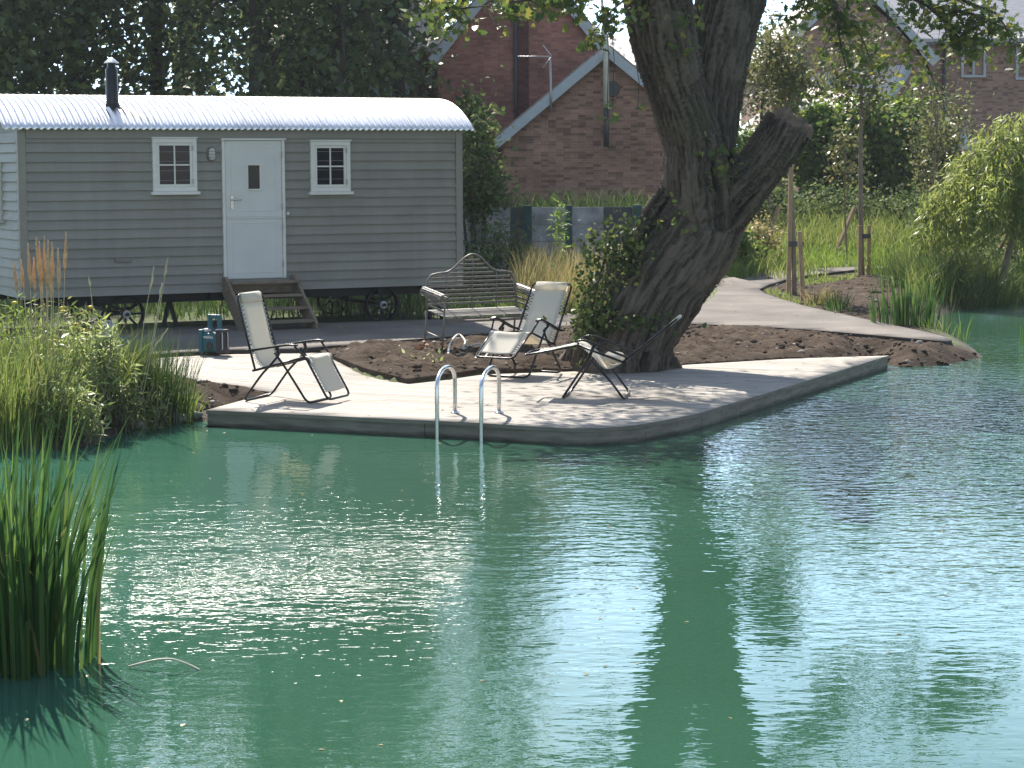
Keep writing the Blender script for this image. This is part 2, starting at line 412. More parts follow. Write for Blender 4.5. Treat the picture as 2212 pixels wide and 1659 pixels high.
def target(X, Y):
    l = np.interp(Y, [22.3, 25.8, 28.3, 38.4, 38.7, 60], [0, .12, .16, .18, 1.45, 1.8])
    r = np.interp(Y, [26.5, 29, 34, 44, 50, 56, 80], [0, .05, .13, .2, .85, 1.5, 1.9])
    wl = 1 - smooth(-1.8, 1.5, X); wf = 1 - smooth(2.2, 4.5, X)
    w = np.where(Y < 38.3, wl, np.maximum(wl, wf))
    return l * w + r * (1 - w)
def Hz(X, Y):
    X = np.asarray(X, float); Y = np.asarray(Y, float)
    d = dist(SHORE, X, Y) * np.where(inside(SHORE, X, Y), -1, 1)
    T = target(X, Y) + np.where(Y < 8, .9 * smooth(0, 2, d), 0)
    bank = WZ + np.where(d > 0, d * .55 + .01, d * .5)
    return np.minimum(np.maximum(bank, -.8), T)
def G(x, y, off=0.):
    d = ray(x, y); Ds = np.geomspace(4, 120, 1500); t = Ds / d.y
    zz = CAMZ + t * d.z; hh = Hz(t * d.x, Ds); k = int(np.argmax(zz < hh)) if (zz < hh).any() else len(Ds) - 1
    k = max(k, 1); a, b = zz[k - 1] - hh[k - 1], zz[k] - hh[k]; q = a / (a - b + 1e-12)
    D = Ds[k - 1] + (Ds[k] - Ds[k - 1]) * q; p = CAM + d * (D / d.y)
    return Vector((p.x, p.y, float(Hz(p.x, p.y)) + off))

DECK = [tuple(P(x, y, 0)[:2]) for x, y in DFRONT + DBACK] + [tuple(G(x, y)[:2]) for x, y in DLEFT]
def Hground(X, Y):
    Z = Hz(X, Y)
    ins = inside(DECK, X, Y); dd = dist(DECK, X, Y)
    return np.where(ins, Z - .05 - .25 * smooth(0, .4, dd), Z)
xs = np.concatenate([np.linspace(-90, -9, 28)[:-1], np.arange(-9, 15, .16), np.linspace(15, 90, 28)])
ys = np.concatenate([np.linspace(-30, 13, 22)[:-1], np.arange(13, 46, .16), np.linspace(46, 62, 20), np.linspace(66, 260, 20)])
XX, YY = np.meshgrid(xs, ys); ZZ = Hground(XX, YY)
nx, ny = len(xs), len(ys); idx = np.arange(nx * ny).reshape(ny, nx)
Fg = np.stack([idx[:-1, :-1], idx[:-1, 1:], idx[1:, 1:], idx[1:, :-1]], -1).reshape(-1, 4)
def groundmat():
    m, n, l, b = nodes_of('meadow_ground')
    v = vec(n, l)
    f = tex(n, l, v, 1.1, 8, .65); g = tex(n, l, v, 14, 4)
    c1 = ramp(n, l, f, [(.32, (.07, .055, .035)), (.48, (.07, .09, .03)), (.7, (.11, .15, .04))])
    x = n.new('ShaderNodeMix'); x.data_type = 'RGBA'; x.blend_type = 'MULTIPLY'; x.inputs['Factor'].default_value = .7
    l.new(c1, x.inputs['A']); l.new(ramp(n, l, g, [(.3, (.5, .5, .5)), (.7, (1.2, 1.2, 1.2))]), x.inputs['B'])
    sp = n.new('ShaderNodeSeparateXYZ'); l.new(v, sp.inputs[0])
    mr = n.new('ShaderNodeMapRange'); mr.inputs[1].default_value = .03; mr.inputs[2].default_value = -.06; l.new(sp.outputs['Z'], mr.inputs[0])
    y = n.new('ShaderNodeMix'); y.data_type = 'RGBA'; l.new(mr.outputs[0], y.inputs['Factor']); l.new(x.outputs['Result'], y.inputs['A']); y.inputs['B'].default_value = (.06, .045, .033, 1)
    l.new(y.outputs['Result'], b.inputs['Base Color']); b.inputs['Roughness'].default_value = 1
    bump(n, l, b, g, .8, .03)
    m, n, l, b = nodes_of('soil')
    v = vec(n, l); f = tex(n, l, v, 2.2, 9, .7); g = tex(n, l, v, 24, 6, .7)
    l.new(ramp(n, l, f, [(.3, (.045, .031, .022)), (.5, (.08, .057, .042)), (.72, (.15, .115, .088))]), b.inputs['Base Color'])
    b.inputs['Roughness'].default_value = 1; b.inputs['Specular IOR Level'].default_value = .15
    bump(n, l, b, g, 1., .05)
    m, n, l, b = nodes_of('path_gravel')
    v = vec(n, l); f = tex(n, l, v, .9, 7, .6); g = tex(n, l, v, 34, 6, .75)
    x = n.new('ShaderNodeMix'); x.data_type = 'RGBA'; x.blend_type = 'MULTIPLY'; x.inputs['Factor'].default_value = .8
    l.new(ramp(n, l, f, [(.3, (.115, .1, .09)), (.5, (.165, .145, .13)), (.7, (.24, .21, .188))]), x.inputs['A'])
    l.new(ramp(n, l, g, [(.3, (.65, .65, .65)), (.7, (1.15, 1.15, 1.15))]), x.inputs['B'])
    l.new(x.outputs['Result'], b.inputs['Base Color']); b.inputs['Roughness'].default_value = .95
    bump(n, l, b, g, .6, .01)
groundmat()
tag(mesh_np('ground', np.stack([XX, YY, ZZ], -1).reshape(-1, 3), Fg, 'meadow_ground', None, True), kind='structure')

def sheet(name, poly, zfun, res, mat, skirt=0., noise_amp=0., sk_mat=None):
    bm = bmesh.new(); vs = [bm.verts.new((x, y, 0)) for x, y in poly]; bm.faces.new(vs)
    px = [p[0] for p in poly]; py = [p[1] for p in poly]
    for k in np.arange(min(px) + res, max(px), res):
        bmesh.ops.bisect_plane(bm, geom=bm.verts[:] + bm.edges[:] + bm.faces[:], plane_co=(k, 0, 0), plane_no=(1, 0, 0))
    for k in np.arange(min(py) + res, max(py), res):
        bmesh.ops.bisect_plane(bm, geom=bm.verts[:] + bm.edges[:] + bm.faces[:], plane_co=(0, k, 0), plane_no=(0, 1, 0))
    bm.verts.ensure_lookup_table()
    X = np.array([v.co.x for v in bm.verts]); Y = np.array([v.co.y for v in bm.verts]); Z = zfun(X, Y)
    bnd = dist(poly, X, Y)
    for i, v in enumerate(bm.verts):
        z = Z[i]
        if noise_amp:
            e = min(1, bnd[i] / .25)
            z += .04 * e * (1 if v.co.x < 4.4 else .3) + noise_amp * (1 if v.co.x < 4.4 else .45) * e * (.15 + .6 * noise.fractal((v.co.x * 1.5, v.co.y * 1.5, 3), .8, 2, 5) + .7 * noise.noise((v.co.x * 9, v.co.y * 9, 1)) + .5 * noise.noise((v.co.x * 19, v.co.y * 19, 5)))
        v.co.z = z
    bmesh.ops.recalc_face_normals(bm, faces=bm.faces)
    if sum(f.normal.z for f in bm.faces) < 0: bmesh.ops.reverse_faces(bm, faces=bm.faces)
    for f in bm.faces: f.smooth = True
    if skirt:
        be = [e for e in bm.edges if e.is_boundary]
        r = bmesh.ops.extrude_edge_only(bm, edges=be)
        for v in [g for g in r['geom'] if isinstance(g, bmesh.types.BMVert)]: v.co.z -= skirt
        for g in r['geom']:
            if isinstance(g, bmesh.types.BMFace): g.smooth = False; g.material_index = 1
    me = bpy.data.meshes.new(name); bm.to_mesh(me); bm.free()
    me.materials.append(MATS[mat])
    if skirt: me.materials.append(MATS[sk_mat or mat])
    return link(bpy.data.objects.new(name, me))

PATH_F = [(-40, 800), (150, 788), (300, 778), (400, 770), (500, 765), (655, 762), (715, 756), (830, 747), (950, 737), (1100, 724), (1230, 712), (1350, 708), (1480, 707), (1620, 712), (1750, 720), (1900, 733), (2000, 742), (2040, 746)]
PATH_T = [(2056, 744), (2052, 738), (2020, 729), (1950, 714), (1880, 699), (1800, 681), (1740, 668), (1690, 653), (1652, 640), (1640, 631), (1660, 621), (1700, 609), (1760, 598), (1850, 588), (1930, 584)]
PATH_B = [(1930, 579), (1800, 583), (1700, 587), (1640, 593), (1580, 605), (1540, 620), (1500, 650), (1400, 672), (1240, 686), (1000, 697), (700, 705), (400, 712), (150, 730), (-40, 745)]
pathpoly = [tuple(G(x, y)[:2]) for x, y in PATH_F + PATH_T + PATH_B]
tag(sheet('path', pathpoly, lambda X, Y: np.maximum(Hz(X, Y), .0) + .05, .45, 'path_gravel', .3, sk_mat='edging'), kind='structure')
soil1 = [tuple(G(x, y)[:2]) for x, y in [(640, 763), (715, 757), (950, 738), (1230, 713), (1480, 708), (1750, 721), (2000, 743), (2056, 748), (2100, 762)]] + [tuple(P(x, y, WZ)[:2]) for x, y in [(2128, 774), (2060, 790), (1990, 794), (1938, 797)]] + [tuple(P(x, y, 0)[:2]) for x, y in [(1924, 770)] + DBACK]
soil2 = [tuple(G(x, y)[:2]) for x, y in [(331, 807), (440, 826), (588, 854), (520, 869), (447, 884), (420, 905), (380, 912), (330, 905), (300, 870), (290, 830)]]
soil3 = [tuple(G(x, y)[:2]) for x, y in [(1643, 633), (1690, 655), (1800, 683), (1950, 716), (2020, 731), (2040, 727), (1990, 712), (1950, 701), (1985, 680), (2010, 655), (1990, 630), (1900, 603), (1850, 592), (1760, 601), (1700, 612), (1660, 623)]]
for pl, amp in ((soil1, .085), (soil2, .06), (soil3, .06)):
    tag(sheet('soil', pl, lambda X, Y: Hz(X, Y) + .012, .07, 'soil', .1, amp), kind='structure')

def inpoly_pts(poly, n):
    px = [p[0] for p in poly]; py = [p[1] for p in poly]; out = []
    while len(out) < n:
        X = rng.uniform(min(px), max(px), 4 * n); Y = rng.uniform(min(py), max(py), 4 * n)
        k = inside(poly, X, Y); out += list(zip(X[k], Y[k]))
    return np.array(out[:n])
def pxpts(poly_px, n, ground=True):
    pl = [tuple(G(x, y)[:2]) for x, y in poly_px]
    q = inpoly_pts(pl, n); return np.column_stack([q, Hz(q[:, 0], q[:, 1])])
ICO = None
def lumps(name, centers, sizes, mat, flat=.7):
    global ICO
    if ICO is None:
        bm = bmesh.new(); bmesh.ops.create_icosphere(bm, subdivisions=2, radius=1)
        ICO = (np.array([v.co[:] for v in bm.verts]), np.array([[v.index for v in f.verts] for f in bm.faces])); bm.free()
    V0, F0 = ICO; V = []; Fs = []
    for i, (c, s) in enumerate(zip(centers, sizes)):
        o = rng.uniform(0, 99, 3)
        d = np.array([1 + .45 * noise.noise(Vector(v * 1.3 + o)) + .2 * noise.noise(Vector(v * 3.1 + o)) for v in V0])
        V.append(V0 * d[:, None] * s * np.array([rng.uniform(.8, 1.3), rng.uniform(.8, 1.2), flat]) + c); Fs.append(F0 + i * len(V0))
    return mesh_np(name, np.concatenate(V), np.concatenate(Fs), mat, None, True)
cl = []
for pl, n in ((soil1, 1700), (soil2, 150), (soil3, 420)):
    q = inpoly_pts(pl, n); cl.append(np.column_stack([q, Hz(q[:, 0], q[:, 1]) + np.where(q[:, 0] < 4.4, .05, .022) * np.minimum(1, dist(pl, q[:, 0], q[:, 1]) / .25)]))
cl = np.concatenate(cl)
tag(lumps('soil_clods', cl, np.exp(rng.normal(-3.7, .38, len(cl))), 'soil'), 'crumbly clods of dark earth scattered over the planting beds', 'soil clods', kind='stuff')

q = np.concatenate([inpoly_pts(soil1, 150), inpoly_pts(soil2, 25), inpoly_pts(soil3, 40)])
tag(lumps('pebbles', np.column_stack([q, Hz(q[:, 0], q[:, 1]) + .06]), np.exp(rng.normal(-4.1, .45, len(q))), 'rock'), 'small pale pebbles and flints lying among the dark earth', 'pebbles', kind='stuff')

# ------------------------------------------------------------------ water
def watermat():
    m, n, l, b = nodes_of('pond_water')
    g = n.new('ShaderNodeNewGeometry'); pos = g.outputs['Position']
    sx = n.new('ShaderNodeSeparateXYZ'); l.new(pos, sx.inputs[0])
    def nz_(scale, detail, sxy, rough=.5):
        p = n.new('ShaderNodeMapping'); p.inputs['Scale'].default_value = (*sxy, 1); l.new(pos, p.inputs['Vector'])
        return tex(n, l, p.outputs[0], scale, detail, rough)
    fine = nz_(10.5, 2, (.6, 1.0), .5)
    mid = nz_(3.2, 1, (.5, 1.0), .4)
    big = nz_(.35, 2, (.8, .5))
    sm = ramp(n, l, big, [(.35, (.35,) * 3), (.62, (1.,) * 3)])
    mrx = n.new('ShaderNodeMapRange'); mrx.inputs[1].default_value = -.5; mrx.inputs[2].default_value = 4.; l.new(sx.outputs['X'], mrx.inputs[0])
    mry = n.new('ShaderNodeMapRange'); mry.inputs[1].default_value = 12.; mry.inputs[2].default_value = 19.; l.new(sx.outputs['Y'], mry.inputs[0])
    calm = n.new('ShaderNodeMapRange'); calm.inputs[1].default_value = 9.5; calm.inputs[2].default_value = 13.5; calm.inputs[3].default_value = .4; calm.inputs[4].default_value = 1.; l.new(sx.outputs['Y'], calm.inputs[0])
    wind = math_(n, l, 'ADD', calm.outputs[0], math_(n, l, 'MULTIPLY', math_(n, l, 'MULTIPLY', mrx.outputs[0], mry.outputs[0]), 4.6))
    h1 = math_(n, l, 'MULTIPLY', math_(n, l, 'MULTIPLY', fine, wind), .0068)
    h2 = math_(n, l, 'MULTIPLY', math_(n, l, 'MULTIPLY', mid, calm.outputs[0]), .0085)
    h = math_(n, l, 'MULTIPLY', math_(n, l, 'ADD', h1, h2), sm)
    bp = n.new('ShaderNodeBump'); bp.inputs['Strength'].default_value = 1.; bp.inputs['Distance'].default_value = 1.
    l.new(h, bp.inputs['Height']); l.new(bp.outputs[0], b.inputs['Normal'])
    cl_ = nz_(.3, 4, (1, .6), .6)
    refl_fade = n.new('ShaderNodeMapRange'); refl_fade.interpolation_type = 'SMOOTHSTEP'; refl_fade.inputs[1].default_value = -4.5; refl_fade.inputs[2].default_value = .8; l.new(math_(n, l, 'ADD', sx.outputs['X'], math_(n, l, 'MULTIPLY', cl_, 2.)), refl_fade.inputs[0])
    refl_body = ramp(n, l, cl_, [(.3, (.034, .118, .08)), (.7, (.044, .142, .102))]); base_body = ramp(n, l, cl_, [(.3, (.024, .073, .042)), (.7, (.034, .1, .066))])  # body colour painted lighter leftward, standing in for the hut front's reflection
    wm_ = n.new('ShaderNodeMix'); wm_.data_type = 'RGBA'; l.new(refl_fade.outputs[0], wm_.inputs['Factor']); l.new(refl_body, wm_.inputs['A']); l.new(base_body, wm_.inputs['B'])
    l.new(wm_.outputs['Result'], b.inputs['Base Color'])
    b.inputs['Roughness'].default_value = .015; b.inputs['IOR'].default_value = 1.333
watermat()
wx = np.array([-40, 0, 40]); wy = np.array([-10, 20, 60])
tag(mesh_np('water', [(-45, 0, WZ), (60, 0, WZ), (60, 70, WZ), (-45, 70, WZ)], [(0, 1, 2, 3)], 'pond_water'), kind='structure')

# ------------------------------------------------------------------ timber deck
def deckmat():
    A = P(600, 893, 0); B = P(1100, 918, 0); ang = math.atan2(B.y - A.y, B.x - A.x)
    m, n, l, b = nodes_of('deck_boards')
    v = vec(n, l, rot=(0, 0, -ang))
    s = n.new('ShaderNodeSeparateXYZ'); l.new(v, s.inputs[0])
    y = math_(n, l, 'DIVIDE', s.outputs['Y'], .145)
    fl = math_(n, l, 'FLOOR', y); fr = math_(n, l, 'FRACT', y)
    # staggered butt joints
    st = n.new('ShaderNodeTexWhiteNoise'); st.noise_dimensions = '1D'; l.new(fl, st.inputs['W'])
    xx = math_(n, l, 'ADD', math_(n, l, 'DIVIDE', s.outputs['X'], 3.6), st.outputs['Value'])
    fx = math_(n, l, 'FLOOR', xx)
    cmb = n.new('ShaderNodeCombineXYZ'); l.new(fl, cmb.inputs[0]); l.new(fx, cmb.inputs[1])
    wn2 = n.new('ShaderNodeTexWhiteNoise'); l.new(cmb.outputs[0], wn2.inputs['Vector'])
    gap = math_(n, l, 'GREATER_THAN', math_(n, l, 'ABSOLUTE', math_(n, l, 'SUBTRACT', fr, .5)), .452)
    jt = math_(n, l, 'LESS_THAN', math_(n, l, 'FRACT', xx), .0022)
    gap = math_(n, l, 'MAXIMUM', gap, jt)
    gv = n.new('ShaderNodeMapping'); gv.inputs['Scale'].default_value = (1.2, 22, 1); l.new(v, gv.inputs['Vector'])
    gr = tex(n, l, gv.outputs[0], 2.2, 6, .65); bl = tex(n, l, v, .8, 6, .6)
    c = ramp(n, l, wn2.outputs['Value'], [(0, (.27, .245, .215)), (.5, (.35, .317, .28)), (1, (.42, .38, .335))])
    for fac, lo, hi in ((gr, .72, 1.18), (bl, .8, 1.12)):
        x = n.new('ShaderNodeMix'); x.data_type = 'RGBA'; x.blend_type = 'MULTIPLY'; x.inputs['Factor'].default_value = 1
        l.new(c, x.inputs['A']); l.new(ramp(n, l, fac, [(.3, (lo,) * 3), (.7, (hi,) * 3)]), x.inputs['B']); c = x.outputs['Result']
    x = n.new('ShaderNodeMix'); x.data_type = 'RGBA'; l.new(gap, x.inputs['Factor']); l.new(c, x.inputs['A']); x.inputs['B'].default_value = (.06, .05, .04, 1)
    l.new(x.outputs['Result'], b.inputs['Base Color']); b.inputs['Roughness'].default_value = .75; b.inputs['Specular IOR Level'].default_value = .3
    hh = math_(n, l, 'SUBTRACT', math_(n, l, 'MULTIPLY', gr, .25), gap)
    bump(n, l, b, hh, .6, .006)
    m, n, l, b = nodes_of('fascia_wood')
    v = vec(n, l, (1, 1, 8)); f = tex(n, l, v, 3, 6, .6)
    zz = n.new('ShaderNodeSeparateXYZ'); l.new(vec(n, l), zz.inputs[0])
    stn = math_(n, l, 'ADD', zz.outputs['Z'], math_(n, l, 'MULTIPLY', f, .05))
    x = n.new('ShaderNodeMix'); x.data_type = 'RGBA'; x.blend_type = 'MULTIPLY'; x.inputs['Factor'].default_value = 1
    l.new(ramp(n, l, f, [(.3, (.15, .13, .105)), (.7, (.27, .235, .19))]), x.inputs['A'])
    mr = n.new('ShaderNodeMapRange'); mr.inputs[1].default_value = -.13; mr.inputs[2].default_value = -.085; l.new(stn, mr.inputs[0])
    l.new(ramp(n, l, mr.outputs[0], [(0, (.3, .33, .25)), (1, (1, 1, 1))]), x.inputs['B'])   # algae line at the water
    l.new(x.outputs['Result'], b.inputs['Base Color']); b.inputs['Roughness'].default_value = .8
    bump(n, l, b, f, .3, .01)
deckmat()
deck = thing('deck', 'pale grey timber swimming deck with rounded corner jutting into the pond', 'deck', P(1100, 850, 0))
def zdeck(X, Y): return .125 * smooth(22.6, 25.8, Y) * (1 - smooth(-2.6, -1.4, X))
dk = sheet('decking', DECK, zdeck, .5, 'deck_boards', .035, sk_mat='fascia_wood')
bpy.context.view_layer.update()
dk.parent = deck; dk.matrix_parent_inverse = deck.matrix_world.inverted()
# fascia: short vertical-jointed boards along the pond edge
fr_pts = [P(x, y, 0) for x, y in DFRONT]
fine = curve_pts(fr_pts, 6)
def fascia():
    mb = MB(); cen = Vector((0.3, 23.5, 0))
    L = [0]
    for a, b in zip(fine, fine[1:]): L.append(L[-1] + (b - a).length)
    def at(s):
        k = int(np.searchsorted(L, s)) ; k = max(1, min(k, len(L) - 1)); t = (s - L[k - 1]) / (L[k] - L[k - 1] + 1e-9)
        return fine[k - 1].lerp(fine[k], t)
    s = 0.
    while s < L[-1] - .02:
        straight = s < 2.6
        step = 2.4 if straight else .55
        e = min(s + step, L[-1]); k = max(2, int((e - s) / .12))
        pts = [at(s + .004 + (e - s - .008) * i / k) for i in range(k + 1)]
        vs = []
        for i, p in enumerate(pts):
            t = (pts[min(i + 1, k)] - pts[max(i - 1, 0)]).normalized(); n_ = Vector((t.y, -t.x, 0))
            o = .012 + rnd.uniform(-.001, .001)
            for dn, z in ((-.03, -.037), (o - .03, -.037), (o - .03, -.42), (-.03, -.42)): vs.append(Vector((p.x, p.y, z)) + n_ * dn)
        fs = [(i * 4 + j, i * 4 + (j + 1) % 4, i * 4 + 4 + (j + 1) % 4, i * 4 + 4 + j) for i in range(k) for j in range(4)]
        mb.add(vs, fs + [(0, 1, 2, 3), (k * 4 + 3, k * 4 + 2, k * 4 + 1, k * 4)])
        s = e
    return mb
fo = fascia().build('fascia', 'fascia_wood'); fo.parent = deck; fo.matrix_parent_inverse = deck.matrix_world.inverted()
# end board at the left front corner block
eb = MB(); a = P(447, 888, 0); eb.box(a.x - .02, a.y - .03, -.4, a.x + .22, a.y + .28, -.16)
o = eb.build('support_block', 'bark_dark'); o.parent = deck; o.matrix_parent_inverse = deck.matrix_world.inverted()

# pool ladder: two hoops at the pond edge
ld = thing('pool_ladder', 'pair of polished steel hoop handrails rising from the pond edge of the deck', 'ladder', P(1000, 915, 0))
for x in (945, 1040):
    f0 = P(x, 910 + (x - 945) * .045, 0) + Vector((0, -.08, WZ)); b0 = P(x + 38, 892 + (x - 945) * .0, 0)
    zt = .49; dx = (b0 - f0); dx.z = 0
    pts = [(f0.x, f0.y, -1.0), (f0.x, f0.y, -.16), (f0.x, f0.y, .1)]
    for k in range(13):
        a = math.pi * k / 12; t = .5 - .5 * math.cos(a)
        pts.append((f0.x + dx.x * t, f0.y + dx.y * t, .34 + .15 * math.sin(a)))
    pts += [(b0.x, b0.y, .1), (b0.x, b0.y, .003)]
    mb = MB().tube(pts, .021, 12); mb.lathe([(.045, 0), (.045, .008), (.03, .016)], (b0.x, b0.y, .001), 14)
    o = mb.build('handrail', 'stainless'); o.parent = ld; o.matrix_parent_inverse = Matrix.Translation(-ld.location)
f1 = P(945, 910, 0) + Vector((0, -.08, WZ)); f2 = P(1040, 914.3, 0) + Vector((0, -.08, WZ))
for z in (-.35, -.62, -.89):
    o = MB().tube([(f1.x, f1.y, z), (f2.x, f2.y, z)], .018, 8).build('rung', 'stainless'); o.parent = ld; o.matrix_parent_inverse = Matrix.Translation(-ld.location)

# ------------------------------------------------------------------ shepherd's hut
TH = R(27); HL = 6.38; HW = 2.35
hp = PD(50, 640, 28.0); HO = Vector((hp.x, hp.y, .16))
HX = Vector((math.cos(TH), math.sin(TH), 0)); HN = Vector((math.sin(TH), -math.cos(TH), 0))
hut = thing('shepherds_hut', 'sage green clapboard hut on iron wheels with curved corrugated metal roof', 'hut', HO, TH)
def HP(x, y, off=0.):     # picture point -> (along the front, height) on the hut's front face
    d = ray(x, y); o = HO + HN * off; t = (o - CAM).dot(HN) / d.dot(HN); p = CAM + d * t
    return (p - HO).dot(HX), p.z - HO.z
ZB, ZT = .53, 2.70; BH = (ZT - ZB) / 17
wm = MB()
wm.box(.02, .02, ZB + .01, HL - .02, HW - .02, ZT + .02)
for k in range(17):
    z0 = ZB + k * BH; z1 = z0 + BH + .001
    for (p, q) in (((.07, 0), (HL - .07, 0)),):   # front
        wm.add([(p[0], -.034, z0), (q[0], -.034, z0), (q[0], -.006, z1), (p[0], -.006, z1), (p[0], .019, z0), (q[0], .019, z0), (q[0], .019, z1), (p[0], .019, z1)],
               [(0, 1, 2, 3), (5, 4, 7, 6), (0, 4, 5, 1), (3, 2, 6, 7), (0, 3, 7, 4), (1, 5, 6, 2)])
    for xe, s in ((0, -1), (HL, 1)):
        o_ = xe + s * .034; i_ = xe + s * .006; c_ = xe - s * .019
        wm.add([(o_, .07, z0), (o_, HW - .07, z0), (i_, HW - .07, z1), (i_, .07, z1), (c_, .07, z0), (c_, HW - .07, z0), (c_, HW - .07, z1), (c_, .07, z1)],
               [(0, 1, 2, 3), (5, 4, 7, 6), (0, 4, 5, 1), (3, 2, 6, 7), (0, 3, 7, 4), (1, 5, 6, 2)])
ARC = []
RW, RISE = HW / 2 + .13, .47
RR = (RW ** 2 + RISE ** 2) / (2 * RISE); A0 = math.asin(RW / RR)
for i in range(25):
    a = -A0 + 2 * A0 * i / 24; ARC.append((HW / 2 + RR * math.sin(a), ZT + .05 + RR * math.cos(a) - (RR - RISE)))
gp = [(y, z - .03) for y, z in ARC if .02 < y < HW - .02]
for xe in (.02, HL - .06):
    k = len(gp) + 2; pl = [(.02, ZT + .015)] + gp + [(HW - .02, ZT + .015)]
    wm.add([(xe, y, z) for y, z in pl] + [(xe + .04, y, z) for y, z in pl],
           [tuple(range(k)), tuple(reversed(range(k, 2 * k)))] + [(i, i + k, (i + 1) % k + k, (i + 1) % k) for i in range(k)])
wm.build('wall', 'sage_paint', hut)
for x0, y0 in ((-.03, -.044), (HL - .075, -.044), (-.03, HW - .07), (HL - .075, HW - .07)):
    MB().box(x0, y0, ZB - .02, x0 + .105, y0 + .105, ZT + .03).build('corner_post', 'sage_trim', hut, .006)
MB().box(.08, -.042, ZT - .075, HL - .08, -.004, ZT + .06).build('eaves_board', 'sage_paint', hut, .004)
# roof
pitch_c, per = .092, 8
nxr = int((HL + .42) / pitch_c * per); V = []
for i in range(nxr + 1):
    x = -.24 + (HL + .42) * i / nxr; dz = .016 * math.cos(2 * math.pi * i / per)
    for j in range(25):
        a = -A0 + 2 * A0 * j / 24; rr = RR + dz
        V.append((x, HW / 2 + rr * math.sin(a), ZT + .05 + rr * math.cos(a) - (RR - RISE)))
Fr = [(i * 25 + j, (i + 1) * 25 + j, (i + 1) * 25 + j + 1, i * 25 + j + 1) for i in range(nxr) for j in range(24)]
roof = mesh_np('roof', V, Fr, 'galvanised', hut, True)
so_ = roof.modifiers.new('thickness', 'SOLIDIFY'); so_.thickness = .004
# chimney
fu, fv = HP(243, 240, -.5)
def hloc(x, y, dep):      # picture point at depth dep (metres behind the front face) in hut coordinates
    d = ray(x, y); o = HO - HN * dep; t = (o - CAM).dot(HN) / d.dot(HN); p = CAM + d * t
    return (p - HO).dot(HX), p.z - HO.z
cu, cz = hloc(243, 238, .42)
_, ct = hloc(241, 124, .42)
cy = .42
ch = MB().lathe([(.095, cz - .25), (.095, cz + .1), (.085, cz + .16), (.082, ct - .17), (.06, ct - .13), (.055, ct - .1), (.055, ct - .075)], (cu, cy, 0), 20).build('chimney', 'black_steel', hut)
MB().lathe([(.105, ct - .075), (.1, ct - .07), (.04, ct - .015), (.012, ct)], (cu, cy, 0), 20).build('cowl', 'galvanised', ch)
MB().lathe([(.17, cz - .22), (.15, cz - .06), (.11, cz - .0), (.1, cz + .08)], (cu, cy, 0), 20).build('flashing', 'black_iron', ch)

def window(x0, y0, x1, y1, sill=True):
    (u0, v0), (u1, v1) = HP(x0, y1, .05), HP(x1, y0, .05)
    f = MB(); w = .06
    f.box(u0, -.062, v0 + w, u0 + w, -.003, v1 - w).box(u1 - w, -.062, v0 + w, u1, -.003, v1 - w)
    f.box(u0, -.062, v1 - w, u1, -.003, v1).box(u0, -.062, v0, u1, -.003, v0 + w)
    f.box(u0 - .015, -.078, v1 + .001, u1 + .015, -.003, v1 + .02)
    wn_o = f.build('window', 'white_paint', hut, .004)
    s = MB(); a0, a1, b0, b1 = u0 + w + .002, u1 - w - .002, v0 + w + .002, v1 - w - .002; t = .034
    s.box(a0, -.052, b0, a0 + t, -.006, b1).box(a1 - t, -.052, b0, a1, -.006, b1)
    s.box(a0 + t, -.052, b1 - t, a1 - t, -.006, b1).box(a0 + t, -.052, b0, a1 - t, -.006, b0 + t)
    um, vm = (a0 + a1) / 2, (b0 + b1) / 2
    s.box(um - .01, -.048, b0 + t, um + .01, -.01, b1 - t).box(a0 + t, -.047, vm - .01, um - .01, -.01, vm + .01).box(um + .01, -.047, vm - .01, a1 - t, -.01, vm + .01)
    s.build('sash', 'white_paint', wn_o, .003)
    MB().box(a0 + t * .5, -.033, b0 + t * .5, a1 - t * .5, -.029, b1 - t * .5).build('pane', 'window_glass', wn_o)
    MB().box(u0 - .03, -.1, v0 - .045, u1 + .03, -.003, v0 - .002).build('sill', 'white_paint', wn_o, .006)
    for vv in (v0 + .13, v1 - .13): MB().box(u1 - w - .012, -.068, vv - .035, u1 - w + .012, -.0625, vv + .035).build('hinge', 'grey_metal', wn_o)
window(331, 299, 424, 414); window(672, 305, 756, 414)
# window in the near end wall
ew = MB(); a, b_, c, d_ = .92, 1.42, 1.55, 2.32
ew.box(-.06, a, c, -.003, a + .06, d_).box(-.06, b_ - .06, c, -.003, b_, d_).box(-.06, a + .06, d_ - .06, -.003, b_ - .06, d_).box(-.06, a + .06, c, -.003, b_ - .06, c + .06)
eo = ew.build('window', 'white_paint', hut, .004)
MB().box(-.035, a + .05, c + .05, -.03, b_ - .05, d_ - .05).build('pane', 'window_glass', eo)
MB().box(-.1, a - .03, c - .05, -.003, b_ + .03, c - .002).build('sill', 'white_paint', eo, .005)
# stable door
(du0, dv0), (du1, dv1) = HP(488, 604, .03), HP(609, 303, .03)
fr_ = MB().box(du0 - .03, -.05, dv0, du0 + .012, -.003, dv1).box(du1 - .012, -.05, dv0, du1 + .03, -.003, dv1).box(du0 - .045, -.075, dv1 + .001, du1 + .045, -.003, dv1 + .026)
dframe = fr_.build('door_frame', 'white_paint', hut, .004)
_, dm = HP(540, 469, .03)
def leaf_(v0, v1, panel):
    mb = MB(); a0, a1 = du0 + .018, du1 - .018
    mb.box(a0, -.04, v0 + .006, a1, -.004, v1 - .004)
    p0, p1, q0, q1 = panel; t = .016
    mb.box(p0, -.044, q0, p1, -.0395, q0 + t).box(p0, -.044, q1 - t, p1, -.0395, q1).box(p0, -.044, q0 + t, p0 + t, -.0395, q1 - t).box(p1 - t, -.044, q0 + t, p1, -.0395, q1 - t)
    return mb
